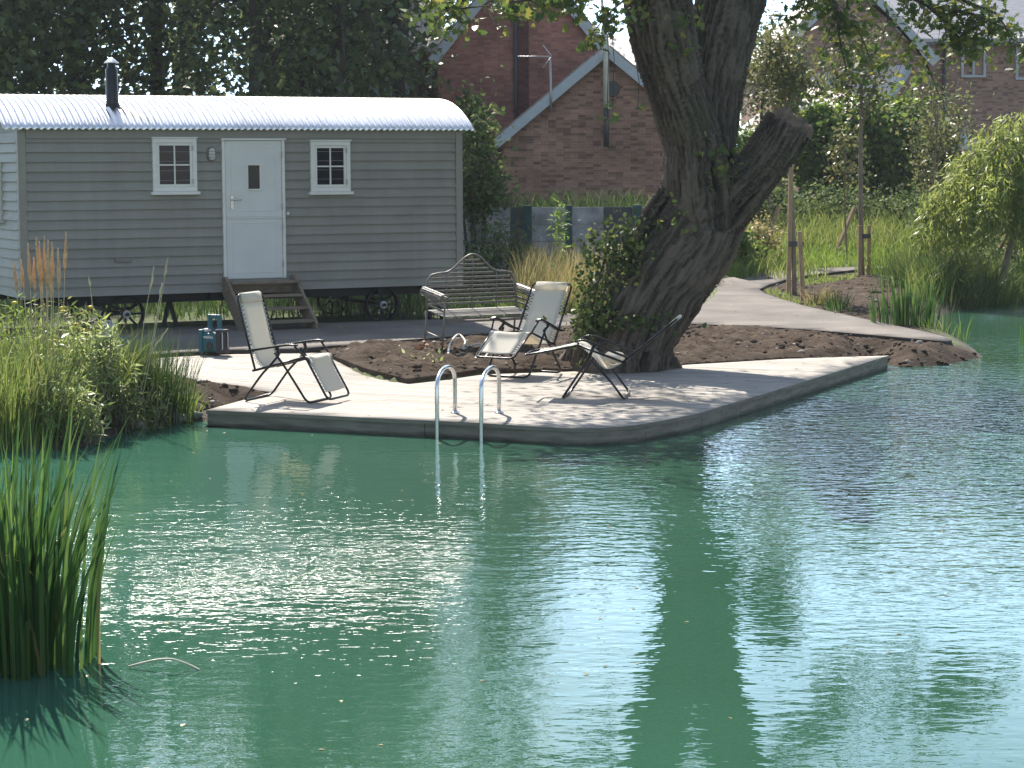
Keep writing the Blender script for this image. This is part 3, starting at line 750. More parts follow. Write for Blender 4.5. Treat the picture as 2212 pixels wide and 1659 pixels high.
du = leaf_(dm, dv1, (du0 + .1, du1 - .1, dm + .08, dv1 - .09)).build('door', 'white_door', hut, .003)
dl = leaf_(dv0, dm, (du0 + .1, du1 - .1, dv0 + .08, dm - .07)).build('door', 'white_door', hut, .003)
du['label'] = 'upper half of the stable door with a small pane'
dl['label'] = 'plain lower half of the stable door'
MB().box(du0 + .018, -.052, dm - .02, du1 - .018, -.0405, dm + .004).build('weather_bar', 'white_door', dl, .003)
(pu0, pv0), (pu1, pv1) = HP(536, 408, .04), HP(560, 357, .04)
t = .02
fr_ = MB().box(pu0 - t, -.056, pv0 - t, pu1 + t, -.0395, pv0).box(pu0 - t, -.056, pv1, pu1 + t, -.0395, pv1 + t).box(pu0 - t, -.056, pv0, pu0, -.0395, pv1).box(pu1, -.056, pv0, pu1 + t, -.0395, pv1)
fr_.build('pane_frame', 'white_paint', du, .003)
MB().box(pu0 - .001, -.046, pv0 - .001, pu1 + .001, -.042, pv1 + .001).build('pane', 'window_glass', du)
hu, hv = HP(501, 437, .04)
hm = MB().box(hu - .022, -.05, hv - .09, hu + .022, -.0395, hv + .09); hm.tube([(hu, -.05, hv + .035), (hu, -.09, hv + .035), (hu + .02, -.1, hv + .035), (hu + .12, -.1, hv + .035)], .011, 8)
hm.build('handle', 'chrome', du)
for v, dd in ((dv1 - .2, du), (dm + .14, du), (dm - .14, dl), (dv0 + .2, dl)):
    MB().box(du1 - .026, -.056, v - .04, du1 - .004, -.0505, v + .04).build('hinge', 'grey_metal', dd)
cu_, cv_ = HP(621, 461, .02)
MB().box(cu_ - .014, -.055, cv_ - .02, cu_ + .014, -.02, cv_ + .02).build('door_catch', 'white_paint', hut, .004)
# bulkhead lamp
lu, lv = HP(457, 333, .05)
def stadium(cx, cz, w, h, n=8):
    return [(cx + w * math.cos(a), cz + (h - w) * (1 if math.sin(a) >= 0 else -1) + w * math.sin(a)) for a in [2 * math.pi * (i + .5) / (2 * n) for i in range(2 * n)]]
lb = MB().prism(stadium(lu, lv, .062, .105), -.05, -.015).build('wall_lamp', 'lamp_body', hut, .008)
MB().prism(stadium(lu, lv, .044, .082), -.085, -.045).build('lamp_glass', 'lamp_glass', lb, .012)
lg = MB()
for z in (-.04, 0, .04): lg.tube([(lu - .055, -.05, lv + z), (lu - .045, -.088, lv + z), (lu + .045, -.088, lv + z), (lu + .055, -.05, lv + z)], .004, 6)
lg.build('lamp_guard', 'lamp_body', lb)
vu, vv = HP(265, 562, .02)
vm_ = MB().box(vu - .115, -.04, vv - .032, vu + .115, -.022, vv + .032)
vo = vm_.build('vent', 'lamp_body', hut, .003)
vm_ = MB()
for k in range(4): vm_.box(vu - .1, -.047, vv - .026 + k * .015, vu + .1, -.0405, vv - .018 + k * .015)
vo2 = vm_.build('vent_louvre', 'sage_trim', vo)
# chassis and wheels
cm = MB()
for y in (.22, HW - .3): cm.box(.05, y, .4, HL - .05, y + .1, ZB - .005)
for x in (.3, 1.0, 2.6, 3.9, 5.1, HL - .5): cm.box(x, .05, .43, x + .08, HW - .05, ZB - .01)
cm.build('chassis', 'black_iron', hut)
def wheel(cx, cyy, r):
    g = MB(); ring = [(cx + r * math.cos(a), cyy, r + .0 + r * math.sin(a)) for a in [2 * math.pi * i / 32 for i in range(32)]]
    g2 = MB()
    for rr, hw in ((r, .045),):
        pr = [(rr - .03, -hw), (rr, -hw), (rr, hw), (rr - .03, hw)]
        vs = [(cx + q * math.cos(2 * math.pi * i / 36), cyy + w, r + q * math.sin(2 * math.pi * i / 36)) for i in range(36) for q, w in pr]
        g2.add(vs, [(i * 4 + j, i * 4 + (j + 1) % 4, ((i + 1) % 36) * 4 + (j + 1) % 4, ((i + 1) % 36) * 4 + j) for i in range(36) for j in range(4)], True)
    w_o = g2.build('wheel', 'black_iron', hut)
    s = MB()
    for i in range(8):
        a = 2 * math.pi * i / 8; s.beam((cx + .04 * math.cos(a), cyy, r + .04 * math.sin(a)), (cx + (r - .025) * math.cos(a), cyy, r + (r - .025) * math.sin(a)), .03, .02, (0, 1, 0))
    s.build('spoke', 'black_iron', w_o)['kind'] = 'thing'
    h = MB(); n = 16
    for q, y0, y1 in ((.055, -.07, .07), (.03, -.1, .1)):
        h.add([(cx + q * math.cos(2 * math.pi * j / n), cyy + y, r + q * math.sin(2 * math.pi * j / n)) for y in (y0, y1) for j in range(n)],
              [(j, (j + 1) % n, n + (j + 1) % n, n + j) for j in range(n)] + [tuple(reversed(range(n))), tuple(range(n, 2 * n))])
    h.build('hub', 'grey_metal', w_o)
w1, _ = HP(272, 680, -.2); w2, _ = HP(826, 668, -.2)
for cx in (w1, w2):
    for y in (.22, HW - .25): wheel(cx, y, .26)
    MB().tube([(cx, .1, .26), (cx, HW - .1, .26)], .025, 8).build('axle', 'black_iron', hut)
    MB().tube([(cx - .25, .3, .42), (cx - .1, .3, .33), (cx + .1, .3, .33), (cx + .25, .3, .42)], .02, 6).build('spring', 'black_iron', hut)
for x, y in ((HP(366, 690, -.4)[0], .4), (HP(940, 680, -.4)[0], .4)):
    jk = MB(); jk.beam((x - .1, y, 0), (x, y, .42), .05, .05).beam((x + .12, y, 0), (x, y, .42), .05, .05)
    jk.build('prop_stand', 'black_iron', hut)
# steps
su0, su1 = HP(489, 610, 0.0)[0], HP(622, 610, 0.0)[0]
st = thing('wooden_steps', 'open wooden steps leading up to the white stable door', 'steps', HO + HX * ((su0 + su1) / 2) + HN * .45, TH)
sw = (su1 - su0) / 2 + .05
for s in (-1, 1):
    mb = MB(); x = s * sw; zt_ = .80
    pl = [(.43, zt_), (-.36, .0), (-.5, .0), (-.5, .1), (.36, zt_), (.43, zt_)]
    vs = [(.425, .74), (.425, .5), (-.24, 0.0), (-.5, 0.0), (-.5, .13), (.3, .74)]
    k = len(vs)
    mb.add([(x - .02, y, z) for y, z in vs] + [(x + .02, y, z) for y, z in vs], [tuple(range(k)), tuple(reversed(range(k, 2 * k)))] + [(i, i + k, (i + 1) % k + k, (i + 1) % k) for i in range(k)])
    mb.build('stringer', 'step_wood', st, .004)
for z, y in ((.68, .2), (.5, .06), (.335, -.14), (.17, -.35)):
    MB().box(-sw + .021, y - .1, z - .035, sw - .021, y + .12, z).build('tread', 'step_wood', st, .004)
MB().box(-sw + .021, .385, .5, sw - .021, .41, .64).build('riser', 'step_wood', st, .003)

# ------------------------------------------------------------------ reclining chairs
def chair(label, loc, yaw, B, A, K, Ft, dip, arm, legs, pillow=False, hood=False):
    t = thing('reclining_chair', label, 'chair', loc, yaw, 'folding reclining chairs on the deck')
    hw = .29; r = .0125
    def loop(prof, w, close_at_end=True, rad=r):
        a = [(x, -w, z) for x, z in prof]; b = [(x, w, z) for x, z in reversed(prof)]
        pts = []
        e0, e1 = Vector(a[-1]), Vector(b[0])
        d = (Vector(a[-1]) - Vector(a[-2])).normalized() * .05
        pts = a[:-1] + [tuple(e0 - d), tuple(e0 + Vector((0, .02, 0)) - d * .3), tuple(e0 + Vector((0, .06, 0)))] + [tuple(e1 + Vector((0, -.06, 0))), tuple(e1 + Vector((0, -.02, 0)) - d * .3), tuple(e1 - d)] + b[1:]
        return MB().tube(pts, rad, 8)
    S = lambda a, b, q: (a[0] + (b[0] - a[0]) * q, a[1] + (b[1] - a[1]) * q)
    bo = loop([A, S(A, B, .5), B], hw - .02).build('back_frame', 'black_steel', t)
    so2 = MB()
    for s in (-1, 1): so2.tube([(A[0] - .03, s * (hw - .025), A[1] - .02), (K[0], s * (hw - .025), K[1])], r, 8)
    so2.tube([(A[0], -hw + .03, A[1] - .01), (A[0], hw - .03, A[1] - .01)], .01, 8).tube([(K[0], -hw + .03, K[1] - .02), (K[0], hw - .03, K[1] - .02)], .01, 8)
    so2.build('seat_frame', 'black_steel', t)
    fo2 = loop([K, S(K, Ft, .5), Ft], hw - .035).build('leg_rest_frame', 'black_steel', t)
    for prof, w in ((legs[0], hw + .012), (legs[1], hw - .005)):
        cp = [(p.x, p.z) for p in curve_pts([(x, 0, z) for x, z in prof], 4)]
        loop(cp, w).build('leg', 'black_steel', t)
    for s in (-1, 1):
        ap = [Vector((x, s * (hw + .015), z)) for x, z in arm]
        mb = MB(); cp = curve_pts(ap, 6); n = len(cp)
        for i in range(n - 1):
            mb.beam(cp[i], cp[i + 1] + (cp[i + 1] - cp[i]) * .1, .05, .022)
        mb.build('armrest', 'black_steel', t, .006)
        e = arm[-1]; m_ = arm[len(arm) // 2]
        s2 = MB(); s2.tube([(e[0] - .03, s * (hw + .01), e[1] - .01), (K[0] + .01, s * (hw - .02), K[1] - .01)], .011, 8)
        s2.build('arm_strut', 'black_steel', t); s2 = MB()
        c = legs[0][0]; s2.tube([(m_[0], s * (hw + .01), m_[1] - .01), (c[0], s * (hw + .01), c[1])], .018, 8)
        s2.build('arm_strut', 'black_steel', t)
    # sling fabric
    prof = [S(B, A, .01), S(B, A, .35), S(B, A, .75), dip, S(dip, K, .55), (K[0] + .015, K[1] + .0), S(K, Ft, .3), S(K, Ft, .82)]
    cp = [(p.x, p.z) for p in curve_pts([(x, 0, z) for x, z in prof], 7)]; n = len(cp)
    V = []
    ny_ = 7
    for i, (x, z) in enumerate(cp):
        for j in range(ny_):
            q = -1 + 2 * j / (ny_ - 1); V.append((x, q * (hw - .085), z - .012 * (1 - q * q)))
    Fq = [(i * ny_ + j, i * ny_ + j + 1, (i + 1) * ny_ + j + 1, (i + 1) * ny_ + j) for i in range(n - 1) for j in range(ny_ - 1)]
    sl_ = mesh_np('sling', V, Fq, 'sling', t, True); sm_ = sl_.modifiers.new('thickness', 'SOLIDIFY'); sm_.thickness = .006
    # lacing
    for s in (-1, 1):
        lc = MB()
        for i in range(3, n - 1, 1):
            x, z = cp[i]; x2, z2 = cp[min(i + 1, n - 1)]
            a = (x, s * (hw - .088), z); b = ((x + x2) / 2, s * (hw - .028), (z + z2) / 2); c = (x2, s * (hw - .088), z2)
            lc.tube([a, b, c], .0045, 5)
        lc.build('lacing', 'cord', t)
    # head band: fabric folded over the top bar
    d = Vector((A[0] - B[0], 0, A[1] - B[1])).normalized(); nn = Vector((d.z, 0, -d.x))
    vs = []
    bp_ = Vector((B[0], 0, B[1]))
    prof2 = [bp_ - nn * .016 + d * .09, bp_ - nn * .018, bp_ - d * .018, bp_ + nn * .018, bp_ + nn * .016 + d * .1]
    for p in prof2:
        for q in (-1, -.33, .33, 1): vs.append((p.x, q * (hw - .075), p.z))
    hb = mesh_np('head_band', vs, [(i * 4 + j, i * 4 + j + 1, i * 4 + 5 + j, i * 4 + 4 + j) for i in range(4) for j in range(3)], 'sling', t, True)
    hb.modifiers.new('thickness', 'SOLIDIFY').thickness = .005
    return t
def pillow(t, pos, rot, name='cushion'):
    bm = bmesh.new(); bmesh.ops.create_uvsphere(bm, u_segments=24, v_segments=14, radius=1)
    for v in bm.verts:
        c = v.co.copy()
        sx = math.copysign(abs(c.x) ** .55, c.x); sy = math.copysign(abs(c.y) ** .55, c.y)
        v.co = Vector((sx * .1, sy * .19, c.z * .055))
        v.co.rotate(Matrix.Rotation(rot, 3, 'Y')); v.co += Vector(pos)
    me = bpy.data.meshes.new(name); bm.to_mesh(me); bm.free()
    for p in me.polygons: p.use_smooth = True
    me.materials.append(MATS['sling']); return link(bpy.data.objects.new(name, me), t)
c1 = P(557, 861, 0)
chair('cream reclining chair standing upright alone at the left of the deck', c1, R(-22),
      (-.08, 1.10), (.12, .34), (.70, .48), (.95, .05), (.19, .37),
      [(.04, .53), (.16, .545), (.4, .585), (.55, .605), (.63, .6)],
      [[(.42, .50), (.33, .40), (.2, .27), (0, .013)], [(.36, .52), (.44, .42), (.53, .3), (.73, .013)]])
c2 = P(1166, 804, 0)
chair('cream reclining chair facing the pond behind the steel handrails, its leg rest raised', c2, R(-122),
      (-.30, 1.03), (.12, .36), (.62, .52), (1.0, .25), (.2, .36),
      [(-.02, .50), (.12, .53), (.3, .6), (.48, .66), (.56, .65)],
      [[(.4, .52), (.34, .42), (.22, .28), (0, .013)], [(.34, .54), (.42, .43), (.52, .3), (.72, .013)]])
c3 = P(1354, 858, 0)
t3 = chair('reclining chair tipped far back before the oak trunk, small cushion on it', c3, R(170),
      (-.54, .84), (.0, .40), (.47, .56), (1.05, .45), (.16, .32),
      [(-.04, .45), (.1, .5), (.3, .585), (.42, .62), (.5, .6)],
      [[(.36, .44), (.42, .34), (.5, .22), (.64, .013)], [(.33, .40), (.24, .3), (.14, .2), (0, .013)]])
cp_ = t3.matrix_basis @ Vector((.13, 0, .42))
cu3 = thing('cushion', 'small cream head cushion lying in the seat of the tipped-back chair', 'cushion', cp_, R(170))
pillow(cu3, (0, 0, 0), R(-8), 'cover')
tb = MB().box(.06, -.04, -.06, .1, .02, -.02).build('strap', 'cord', cu3)

# ------------------------------------------------------------------ garden bench
bl = G(955, 765)
YB = R(30); bn = thing('metal_bench', 'weathered slatted metal garden bench with arched back and rolled arms', 'bench', bl + Vector((0, 0, .03)), YB)
bn.rotation_euler = (R(8), 0, YB)
BL, BD = 1.28, .46
# local: x along the seat (left to right), y depth (front = 0, back = BD), z up
def crown(u): # height of the arched back at fraction u
    a = abs(u - .5) * 2
    if a > .62: return .84 + .045 * math.cos((a - .62) / .38 * math.pi / 2) - (0 if a < .9 else (a - .9) * .8)
    return .885 + .225 * (.5 + .5 * math.cos(a / .62 * math.pi))
top = [(BL * u, BD + .06, crown(u)) for u in np.linspace(0, 1, 41)]
fr = MB().tube([(0, BD + .0, .42)] + [(0, BD + .04, .7)] + top + [(BL, BD + .04, .7), (BL, BD, .42)], .013, 8)
for u in (.22, .5, .78): fr.tube([(BL * u, BD, .42), (BL * u, BD + .055, crown(u) - .01)], .008, 6)
fr.build('back_frame', 'bench_paint', bn)
bs_ = MB()
for k in range(11):
    z = .5 + k * .053
    us = [u for u in np.linspace(.01, .99, 60) if crown(u) > z + .03]
    if len(us) < 3: continue
    yy = BD + .06 * (z - .42) / .45
    bs_.box(BL * us[0], yy - .004, z - .014, BL * us[-1], yy + .002, z + .014)
bs_.build('back_slat', 'bench_paint', bn)
ss = MB()
for k in range(6): ss.box(.01, .02 + k * .075, .425, BL - .01, .02 + k * .075 + .058, .433)
for k in range(2): ss.box(.01, -.012, .36 + k * .035, BL - .01, -.006, .385 + k * .035)
ss.build('seat', 'bench_paint', bn)
for x in (0, BL):
    for y, zt_ in ((0, .62), (BD, .43)):
        MB().tube([(x, y, 0), (x, y, zt_)], .013, 8).build('leg', 'bench_paint', bn)
    ar = MB(); na = 9
    s = -1 if x == 0 else 1
    for k in range(na):
        a = -1.9 + 4.1 * k / (na - 1); cx_, cz_ = x + s * .03, .66
        px_, pz_ = cx_ + s * .062 * math.sin(a) , cz_ + .062 * math.cos(a)
        ar.beam((px_, -.03, pz_), (px_, BD + .03, pz_), .018 if k % 2 == 0 else .02, .005, (math.sin(a) * s, 0, math.cos(a)))
    for y in (-.03, BD * .5, BD + .03):
        ring = [(x + s * .03 + s * .06 * math.sin(a), y, .66 + .06 * math.cos(a)) for a in np.linspace(-1.9, 2.2, 14)]
        ar.tube(ring, .009, 6)
    ar.tube([(x, 0, .61), (x, 0, .6)], .012, 6)
    ar.build('armrest', 'bench_paint', bn)
    for k in range(2): pass
    sl2 = MB()
    for z in (.5, .56): sl2.box(x - .004, .0, z - .012, x + .004, BD, z + .012)
    sl2.build('arm_slat', 'bench_paint', bn)
    MB().tube([(x, 0, .16), (x, BD, .16)], .009, 6).build('stretcher', 'bench_paint', bn)

# ------------------------------------------------------------------ radio, hose, odds under the hut
rp = G(462, 768); rd = thing('jobsite_radio', 'chunky teal and black work radio with tall carry handle on the deck edge', 'radio', rp + Vector((0, 0, .03)), R(-30))
MB().box(-.15, -.08, .02, .15, .1, .25).build('body', 'radio_teal', rd, .02)
for s in (-1, 1):
    MB().box(s * .13 - .03, -.1, 0, s * .13 + .03, .11, .29).build('bumper', 'radio_teal' if s < 0 else 'radio_black', rd, .012)
    MB().lathe([(.02, .25), (.055, .26), (.055, .29), (.02, .3)], (s * .1, 0, 0), 14).build('cap', 'radio_grey', rd)
hd = MB().box(-.09, .0, .25, -.05, .06, .47).box(.05, .0, .25, .09, .06, .47).box(-.05, .0, .42, .05, .06, .47).build('handle', 'radio_teal', rd, .008)
for x in (.165, .165):
    pass
bars = MB().tube([(.165, -.05, .05), (.172, -.05, .07), (.172, -.05, .24), (.165, -.05, .26)], .008, 6).tube([(.165, .06, .05), (.172, .06, .07), (.172, .06, .24), (.165, .06, .26)], .008, 6)
bars.build('guard_bar', 'radio_grey', rd)
spk = MB(); n = 20
spk.add([(.0 + q * math.cos(2 * math.pi * j / n), y, .09 + q * math.sin(2 * math.pi * j / n)) for q, y in ((.055, -.083), (.05, -.088), (.02, -.085)) for j in range(n)],
        [(i * n + j, i * n + (j + 1) % n, (i + 1) * n + (j + 1) % n, (i + 1) * n + j) for i in range(2) for j in range(n)] + [tuple(range(2 * n, 3 * n))])
spk.build('speaker', 'radio_black', rd)
tcu = bpy.data.curves.new('lettering', 'FONT'); tcu.body = 'makita'; tcu.size = .055; tcu.extrude = .001; tcu.align_x = 'CENTER'
to0 = bpy.data.objects.new('lettering', tcu); link(to0); bpy.context.view_layer.update()
tme = bpy.data.meshes.new_from_object(to0.evaluated_get(bpy.context.evaluated_depsgraph_get())); bpy.data.objects.remove(to0)
to = link(bpy.data.objects.new('lettering', tme), rd); tme.materials.clear(); tme.materials.append(MATS['lettering']); to.location = (-.02, -.0815, .185); to.rotation_euler = (R(90), 0, 0)

jp = G(236, 742); jc = thing('jerrycan', 'pale grey plastic jerrycan leaning beside the hut wheel', 'jerrycan', jp, R(35))
MB().box(-.07, -.1, 0, .09, .1, .26).build('body', 'jerrycan', jc, .03)
MB().tube([(0, -.05, .255), (0, -.04, .29), (0, .04, .29), (0, .05, .255)], .013, 8).build('handle', 'jerrycan', jc)
jp = G(268, 752); bc = thing('blue_crate', 'low blue plastic crate beside the grey jerrycan', 'crate', jp, R(30))
cb = MB().box(-.12, -.1, 0, .12, .1, .012)
for b4 in ((-.12, -.1, .012, .12, -.09, .12), (-.12, .09, .012, .12, .1, .12), (-.12, -.09, .012, -.11, .09, .12), (.11, -.09, .012, .12, .09, .12)): cb.box(*b4)
cb.build('body', 'blue_crate', bc)
MB().box(-.13, -.11, .12, .13, -.09, .14).box(-.13, .09, .12, .13, .11, .14).build('rim', 'blue_crate', bc)
gp_ = [G(968, 785), G(972, 768), G(990, 757), G(1005, 762), G(1000, 768), G(1030, 766), G(1052, 772), G(1050, 780), G(1025, 788), G(1060, 752), G(1075, 742)]
zs = [.06, .14, .2, .14, .08, .13, .12, .06, .05, .14, .1]
hose = MB().tube(curve_pts([p + Vector((0, 0, z)) for p, z in zip(gp_, zs)], 8), .013, 8).build('garden_hose', 'hose')
tag(hose, 'loop of pale grey garden hose lying on the soil beside the bench', 'hose')
op = G(905, 770)
ol = leaves('leaves', np.array(op)[None] + np.abs(rng.normal(size=(26, 3))) * np.array((.1, .08, .07)) * np.array((1, 1, 1)) + np.array((0, 0, .06)), .06, 'orange_leaf', None, 'quad', .3)
oth = thing('autumn_plant', 'small wilting plant with orange leaves on the soil below the bench', 'plant', op)
ol.parent = oth; ol.matrix_parent_inverse = Matrix.Translation(-oth.location)
# twigs poking out of the pond by the deck
for i, (x, y) in enumerate(((493, 912), (688, 923), (735, 924))):
    p = P(x, y, WZ); mb = MB().tube([p + Vector((-.02, 0, -.05)), p + Vector((.01, 0, .03)), p + Vector((.045, 0, .075))], [.008, .007, .003], 6)
    mb.tube([p + Vector((-.05, 0, .008)), p + Vector((.012, 0, .014))], .006, 6)
    tag(mb.build('twig', 'pale_twig'), ['pale twig poking from the water nearest the left deck corner', 'middle pale twig poking from the water before the upright chair', 'pale twig poking from the water nearest the steel handrails'][i], 'twig', 'twigs standing in the pond')
fp = [P(278, 1440, WZ + .01), P(330, 1427, WZ + .05), P(370, 1424, WZ + .07), P(405, 1435, WZ + .03), P(432, 1448, WZ)]
tag(MB().tube(curve_pts(fp, 5), [.006] * 21, 6).build('fallen_leaf', 'pale_twig'), 'bent pale reed blade floating on the open water', 'leaf blade')

# ------------------------------------------------------------------ the oak
def oak():
    t = thing('oak_tree', 'massive old leaning oak with a sawn-off limb beside the deck', 'tree', P(1335, 796, 0))
    tubes = [
        [((1338, 850, 25.3), .70), ((1336, 795, 25.3), .60), ((1348, 745, 25.3), .575), ((1368, 690, 25.3), .60), ((1425, 600, 25.35), .605), ((1488, 510, 25.4), .57), ((1524, 430, 25.4), .50), ((1528, 390, 25.4), .44)],
        [((1520, 460, 25.2), .40), ((1510, 390, 25.15), .38), ((1500, 310, 25.1), .33), ((1468, 210, 25.0), .33), ((1436, 110, 24.9), .36), ((1420, 10, 24.8), .38), ((1395, -130, 24.6), .36), ((1330, -330, 24.2), .3), ((1230, -560, 23.8), .2), ((1150, -800, 23.2), .1)],
        [((1540, 460, 25.6), .36), ((1533, 380, 25.75), .34), ((1530, 300, 25.8), .34), ((1535, 200, 25.85), .39), ((1552, 100, 25.9), .38), ((1578, 0, 26.0), .40), ((1640, -160, 26.2), .36), ((1760, -380, 26.6), .26), ((1880, -600, 27), .16), ((1960, -800, 27.4), .08)],
        [((1540, 480, 25.3), .34), ((1590, 425, 25.2), .30), ((1640, 370, 25.1), .265), ((1682, 310, 25.0), .275), ((1706, 266, 24.95), .275)],
        [((1470, 400, 25.3), .12), ((1428, 430, 25.2), .10), ((1395, 480, 25.15), .10), ((1372, 540, 25.1), .13), ((1350, 620, 25.1), .16)],
    ]
    root_t = []
    for ang, ln in ((200, .75), (235, .7), (270, .72), (310, .7), (340, .72), (20, .6), (100, .6), (150, .65)):
        c = P(1336, 790, 0); a = R(ang)
        root_t.append([(c + Vector((math.cos(a) * .38, math.sin(a) * .38, .35)), .2), (c + Vector((math.cos(a) * .55, math.sin(a) * .55, .1)), .15), (c + Vector((math.cos(a) * ln, math.sin(a) * ln, -.12)), .1)])
    axes = []
    mb = MB()
    for tb_ in tubes:
        pts = [PD(*p) for p, r in tb_]; rs = [r for p, r in tb_]
        cp = curve_pts([(*p,) for p in pts], 5); rr = list(np.interp(np.linspace(0, len(rs) - 1, len(cp)), range(len(rs)), rs))
        mb.tube(cp, rr, 24); axes.append((cp, rr))
    for tb_ in root_t:
        cp = curve_pts([p for p, r in tb_], 4); rr = list(np.interp(np.linspace(0, 2, len(cp)), range(3), [r for p, r in tb_]))
        mb.tube(cp, rr, 12); axes.append((cp, rr))
    tmp = mb.build('trunk', 'bark_dark')
    rm = tmp.modifiers.new('r', 'REMESH'); rm.mode = 'VOXEL'; rm.voxel_size = .024
    sm = tmp.modifiers.new('s', 'SMOOTH'); sm.iterations = 8; sm.factor = .5
    bpy.context.view_layer.update()
    dg = bpy.context.evaluated_depsgraph_get()
    me = bpy.data.meshes.new_from_object(tmp.evaluated_get(dg))
    bpy.data.objects.remove(tmp)
    n = len(me.vertices); co = np.empty(n * 3); me.vertices.foreach_get('co', co); co = co.reshape(-1, 3)
    no = np.empty(n * 3); me.vertices.foreach_get('normal', no); no = no.reshape(-1, 3)
    best = np.full(n, 1e9); th = np.zeros((n, 2)); sarc = np.zeros(n)
    for cp, rr in axes[:5]:
        s0 = 0
        for a, b, ra in zip(cp, cp[1:], rr):
            A_, d = np.array(a), np.array(b - a); L = np.linalg.norm(d); dn = d / L
            tt = np.clip(((co - A_) @ dn) / L, 0, 1); q = co - (A_ + tt[:, None] * d); ds = np.linalg.norm(q, axis=1) / max(ra, .05)
            k = ds < best; best[k] = ds[k]
            e1 = np.cross(dn, (0, 1, 0)); e1 /= np.linalg.norm(e1); e2 = np.cross(dn, e1)
            th[k, 0] = (q @ e1)[k] ; th[k, 1] = (q @ e2)[k]; sarc[k] = s0 + tt[k] * L
            s0 += L
    rad = np.hypot(th[:, 0], th[:, 1]) + 1e-6; ux, uy = th[:, 0] / rad * .5, th[:, 1] / rad * .5
    h = np.empty(n)
    for i in range(n):
        a, b, s = ux[i], uy[i], sarc[i]
        w = .06 * noise.noise((a * 3, b * 3, s * 2.5))
        r1 = 1 - abs(noise.noise(((a + w) * 19, (b + w) * 19, s * 1.7))) * 2.4
        r2 = 1 - abs(noise.noise(((a + w) * 36, (b + w) * 36, s * 4.2 + 9))) * 2.2
        h[i] = .034 * r1 + .03 * r2 + .05 * noise.noise((a * 2.5, b * 2.5, s * .8 + 4)) + .008 * noise.noise((co[i][0] * 30, co[i][1] * 30, co[i][2] * 30))
    co2 = co + no * (h - .02)[:, None]
    me.vertices.foreach_set('co', co2.ravel())
    hh_ = np.clip((h + .03) / .1, 0, 1); ah_ = me.attributes.new('bark_height', 'FLOAT', 'POINT'); ah_.data.foreach_set('value', hh_.astype(np.float32))
    at_ = me.attributes.new('bark_flow', 'FLOAT_VECTOR', 'POINT'); at_.data.foreach_set('vector', np.stack([ux, uy, sarc * .1], 1).astype(np.float32).ravel())
    for p in me.polygons: p.use_smooth = True
    m, nn, l, b = nodes_of('oak_bark')
    an_ = nn.new('ShaderNodeAttribute'); an_.attribute_name = 'bark_flow'
    f_ = tex(nn, l, an_.outputs['Vector'], 17, 8, .7)
    ah2 = nn.new('ShaderNodeAttribute'); ah2.attribute_name = 'bark_height'
    f = math_(nn, l, 'ADD', math_(nn, l, 'MULTIPLY', f_, .6), math_(nn, l, 'MULTIPLY', ah2.outputs['Fac'], .4)); f2 = tex(nn, l, vec(nn, l), .9, 5)
    g = nn.new('ShaderNodeNewGeometry')
    cr_ = ramp(nn, l, f, [(.3, (.022, .018, .016)), (.5, (.066, .054, .044)), (.68, (.15, .122, .097))])
    mm = nn.new('ShaderNodeMix'); mm.data_type = 'RGBA'; l.new(ramp(nn, l, f2, [(.52, (0, 0, 0)), (.72, (.55,) * 3)]), mm.inputs['Factor'])
    l.new(cr_, mm.inputs['A']); mm.inputs['B'].default_value = (.05, .058, .03, 1)
    l.new(mm.outputs['Result'], b.inputs['Base Color']); b.inputs['Roughness'].default_value = .95; b.inputs['Specular IOR Level'].default_value = .2
    bump(nn, l, b, f, 1., .035)
    me.materials.clear(); me.materials.append(m); me.name = 'trunk'
    o = link(bpy.data.objects.new('trunk', me)); o.parent = t; o.matrix_parent_inverse = Matrix.Translation(-t.location)
    # sawn face of the stub
    tip = PD(1722, 258, 24.93); ax = (tip - PD(1682, 310, 25.0)).normalized()
    e1 = ax.orthogonal().normalized(); e2 = ax.cross(e1); k = 28
    vs = [tip + (e1 * math.cos(a) + e2 * math.sin(a)) * (.17 + .045 * noise.noise((math.cos(a) * 2, math.sin(a) * 2, 3))) * q + ax * dz + ax * .05 * noise.noise((math.cos(a) * 3, math.sin(a) * 3, q))
          for q, dz in ((1.45, -.1), (1.25, .0), (1.05, .03), (.85, -.02), (.4, -.04)) for a in [2 * math.pi * j / k for j in range(k)]]
    mb = MB().add(vs, [(i * k + j, i * k + (j + 1) % k, (i + 1) * k + (j + 1) % k, (i + 1) * k + j) for i in range(4) for j in range(k)] + [tuple(range(4 * k, 5 * k))], True)
    o = mb.build('sawn_end', 'sawn_wood'); o.parent = t; o.matrix_parent_inverse = Matrix.Translation(-t.location)
    # boughs and leaves
    br = MB(); pts = []
    def spray(path, n_tw, ln, leaves_per, droop=.3, r0=.02):
        cp = curve_pts(path, 6)
        br.tube(cp, list(np.linspace(r0, .004, len(cp))), 6)
        for k in range(n_tw):
            q = cp[rnd.randrange(2, len(cp))]
            d = Vector((rnd.uniform(-1, 1), rnd.uniform(-1, 1), rnd.uniform(-1, .5) - droop)).normalized() * ln * rnd.uniform(.4, 1)
            br.tube([q, q + d * .5 + Vector((0, 0, .02)), q + d], [.006, .004, .002], 4)
            for j in range(leaves_per):
                u = rnd.uniform(.25, 1.05); pts.append(np.array(q + d * u) + rng.normal(size=3) * .055)
    # low sprays left of the trunk
    spray([PD(1420, -140, 24.6), PD(1300, -60, 23.5), PD(1180, -10, 23), PD(1060, 10, 22.6), PD(950, 25, 22.4)], 46, .5, 9, .15, .035)
    spray([PD(1300, -60, 23.5), PD(1180, -40, 23.6), PD(1040, -45, 23.4), PD(930, -10, 23.0)], 40, .5, 9, .3, .03)
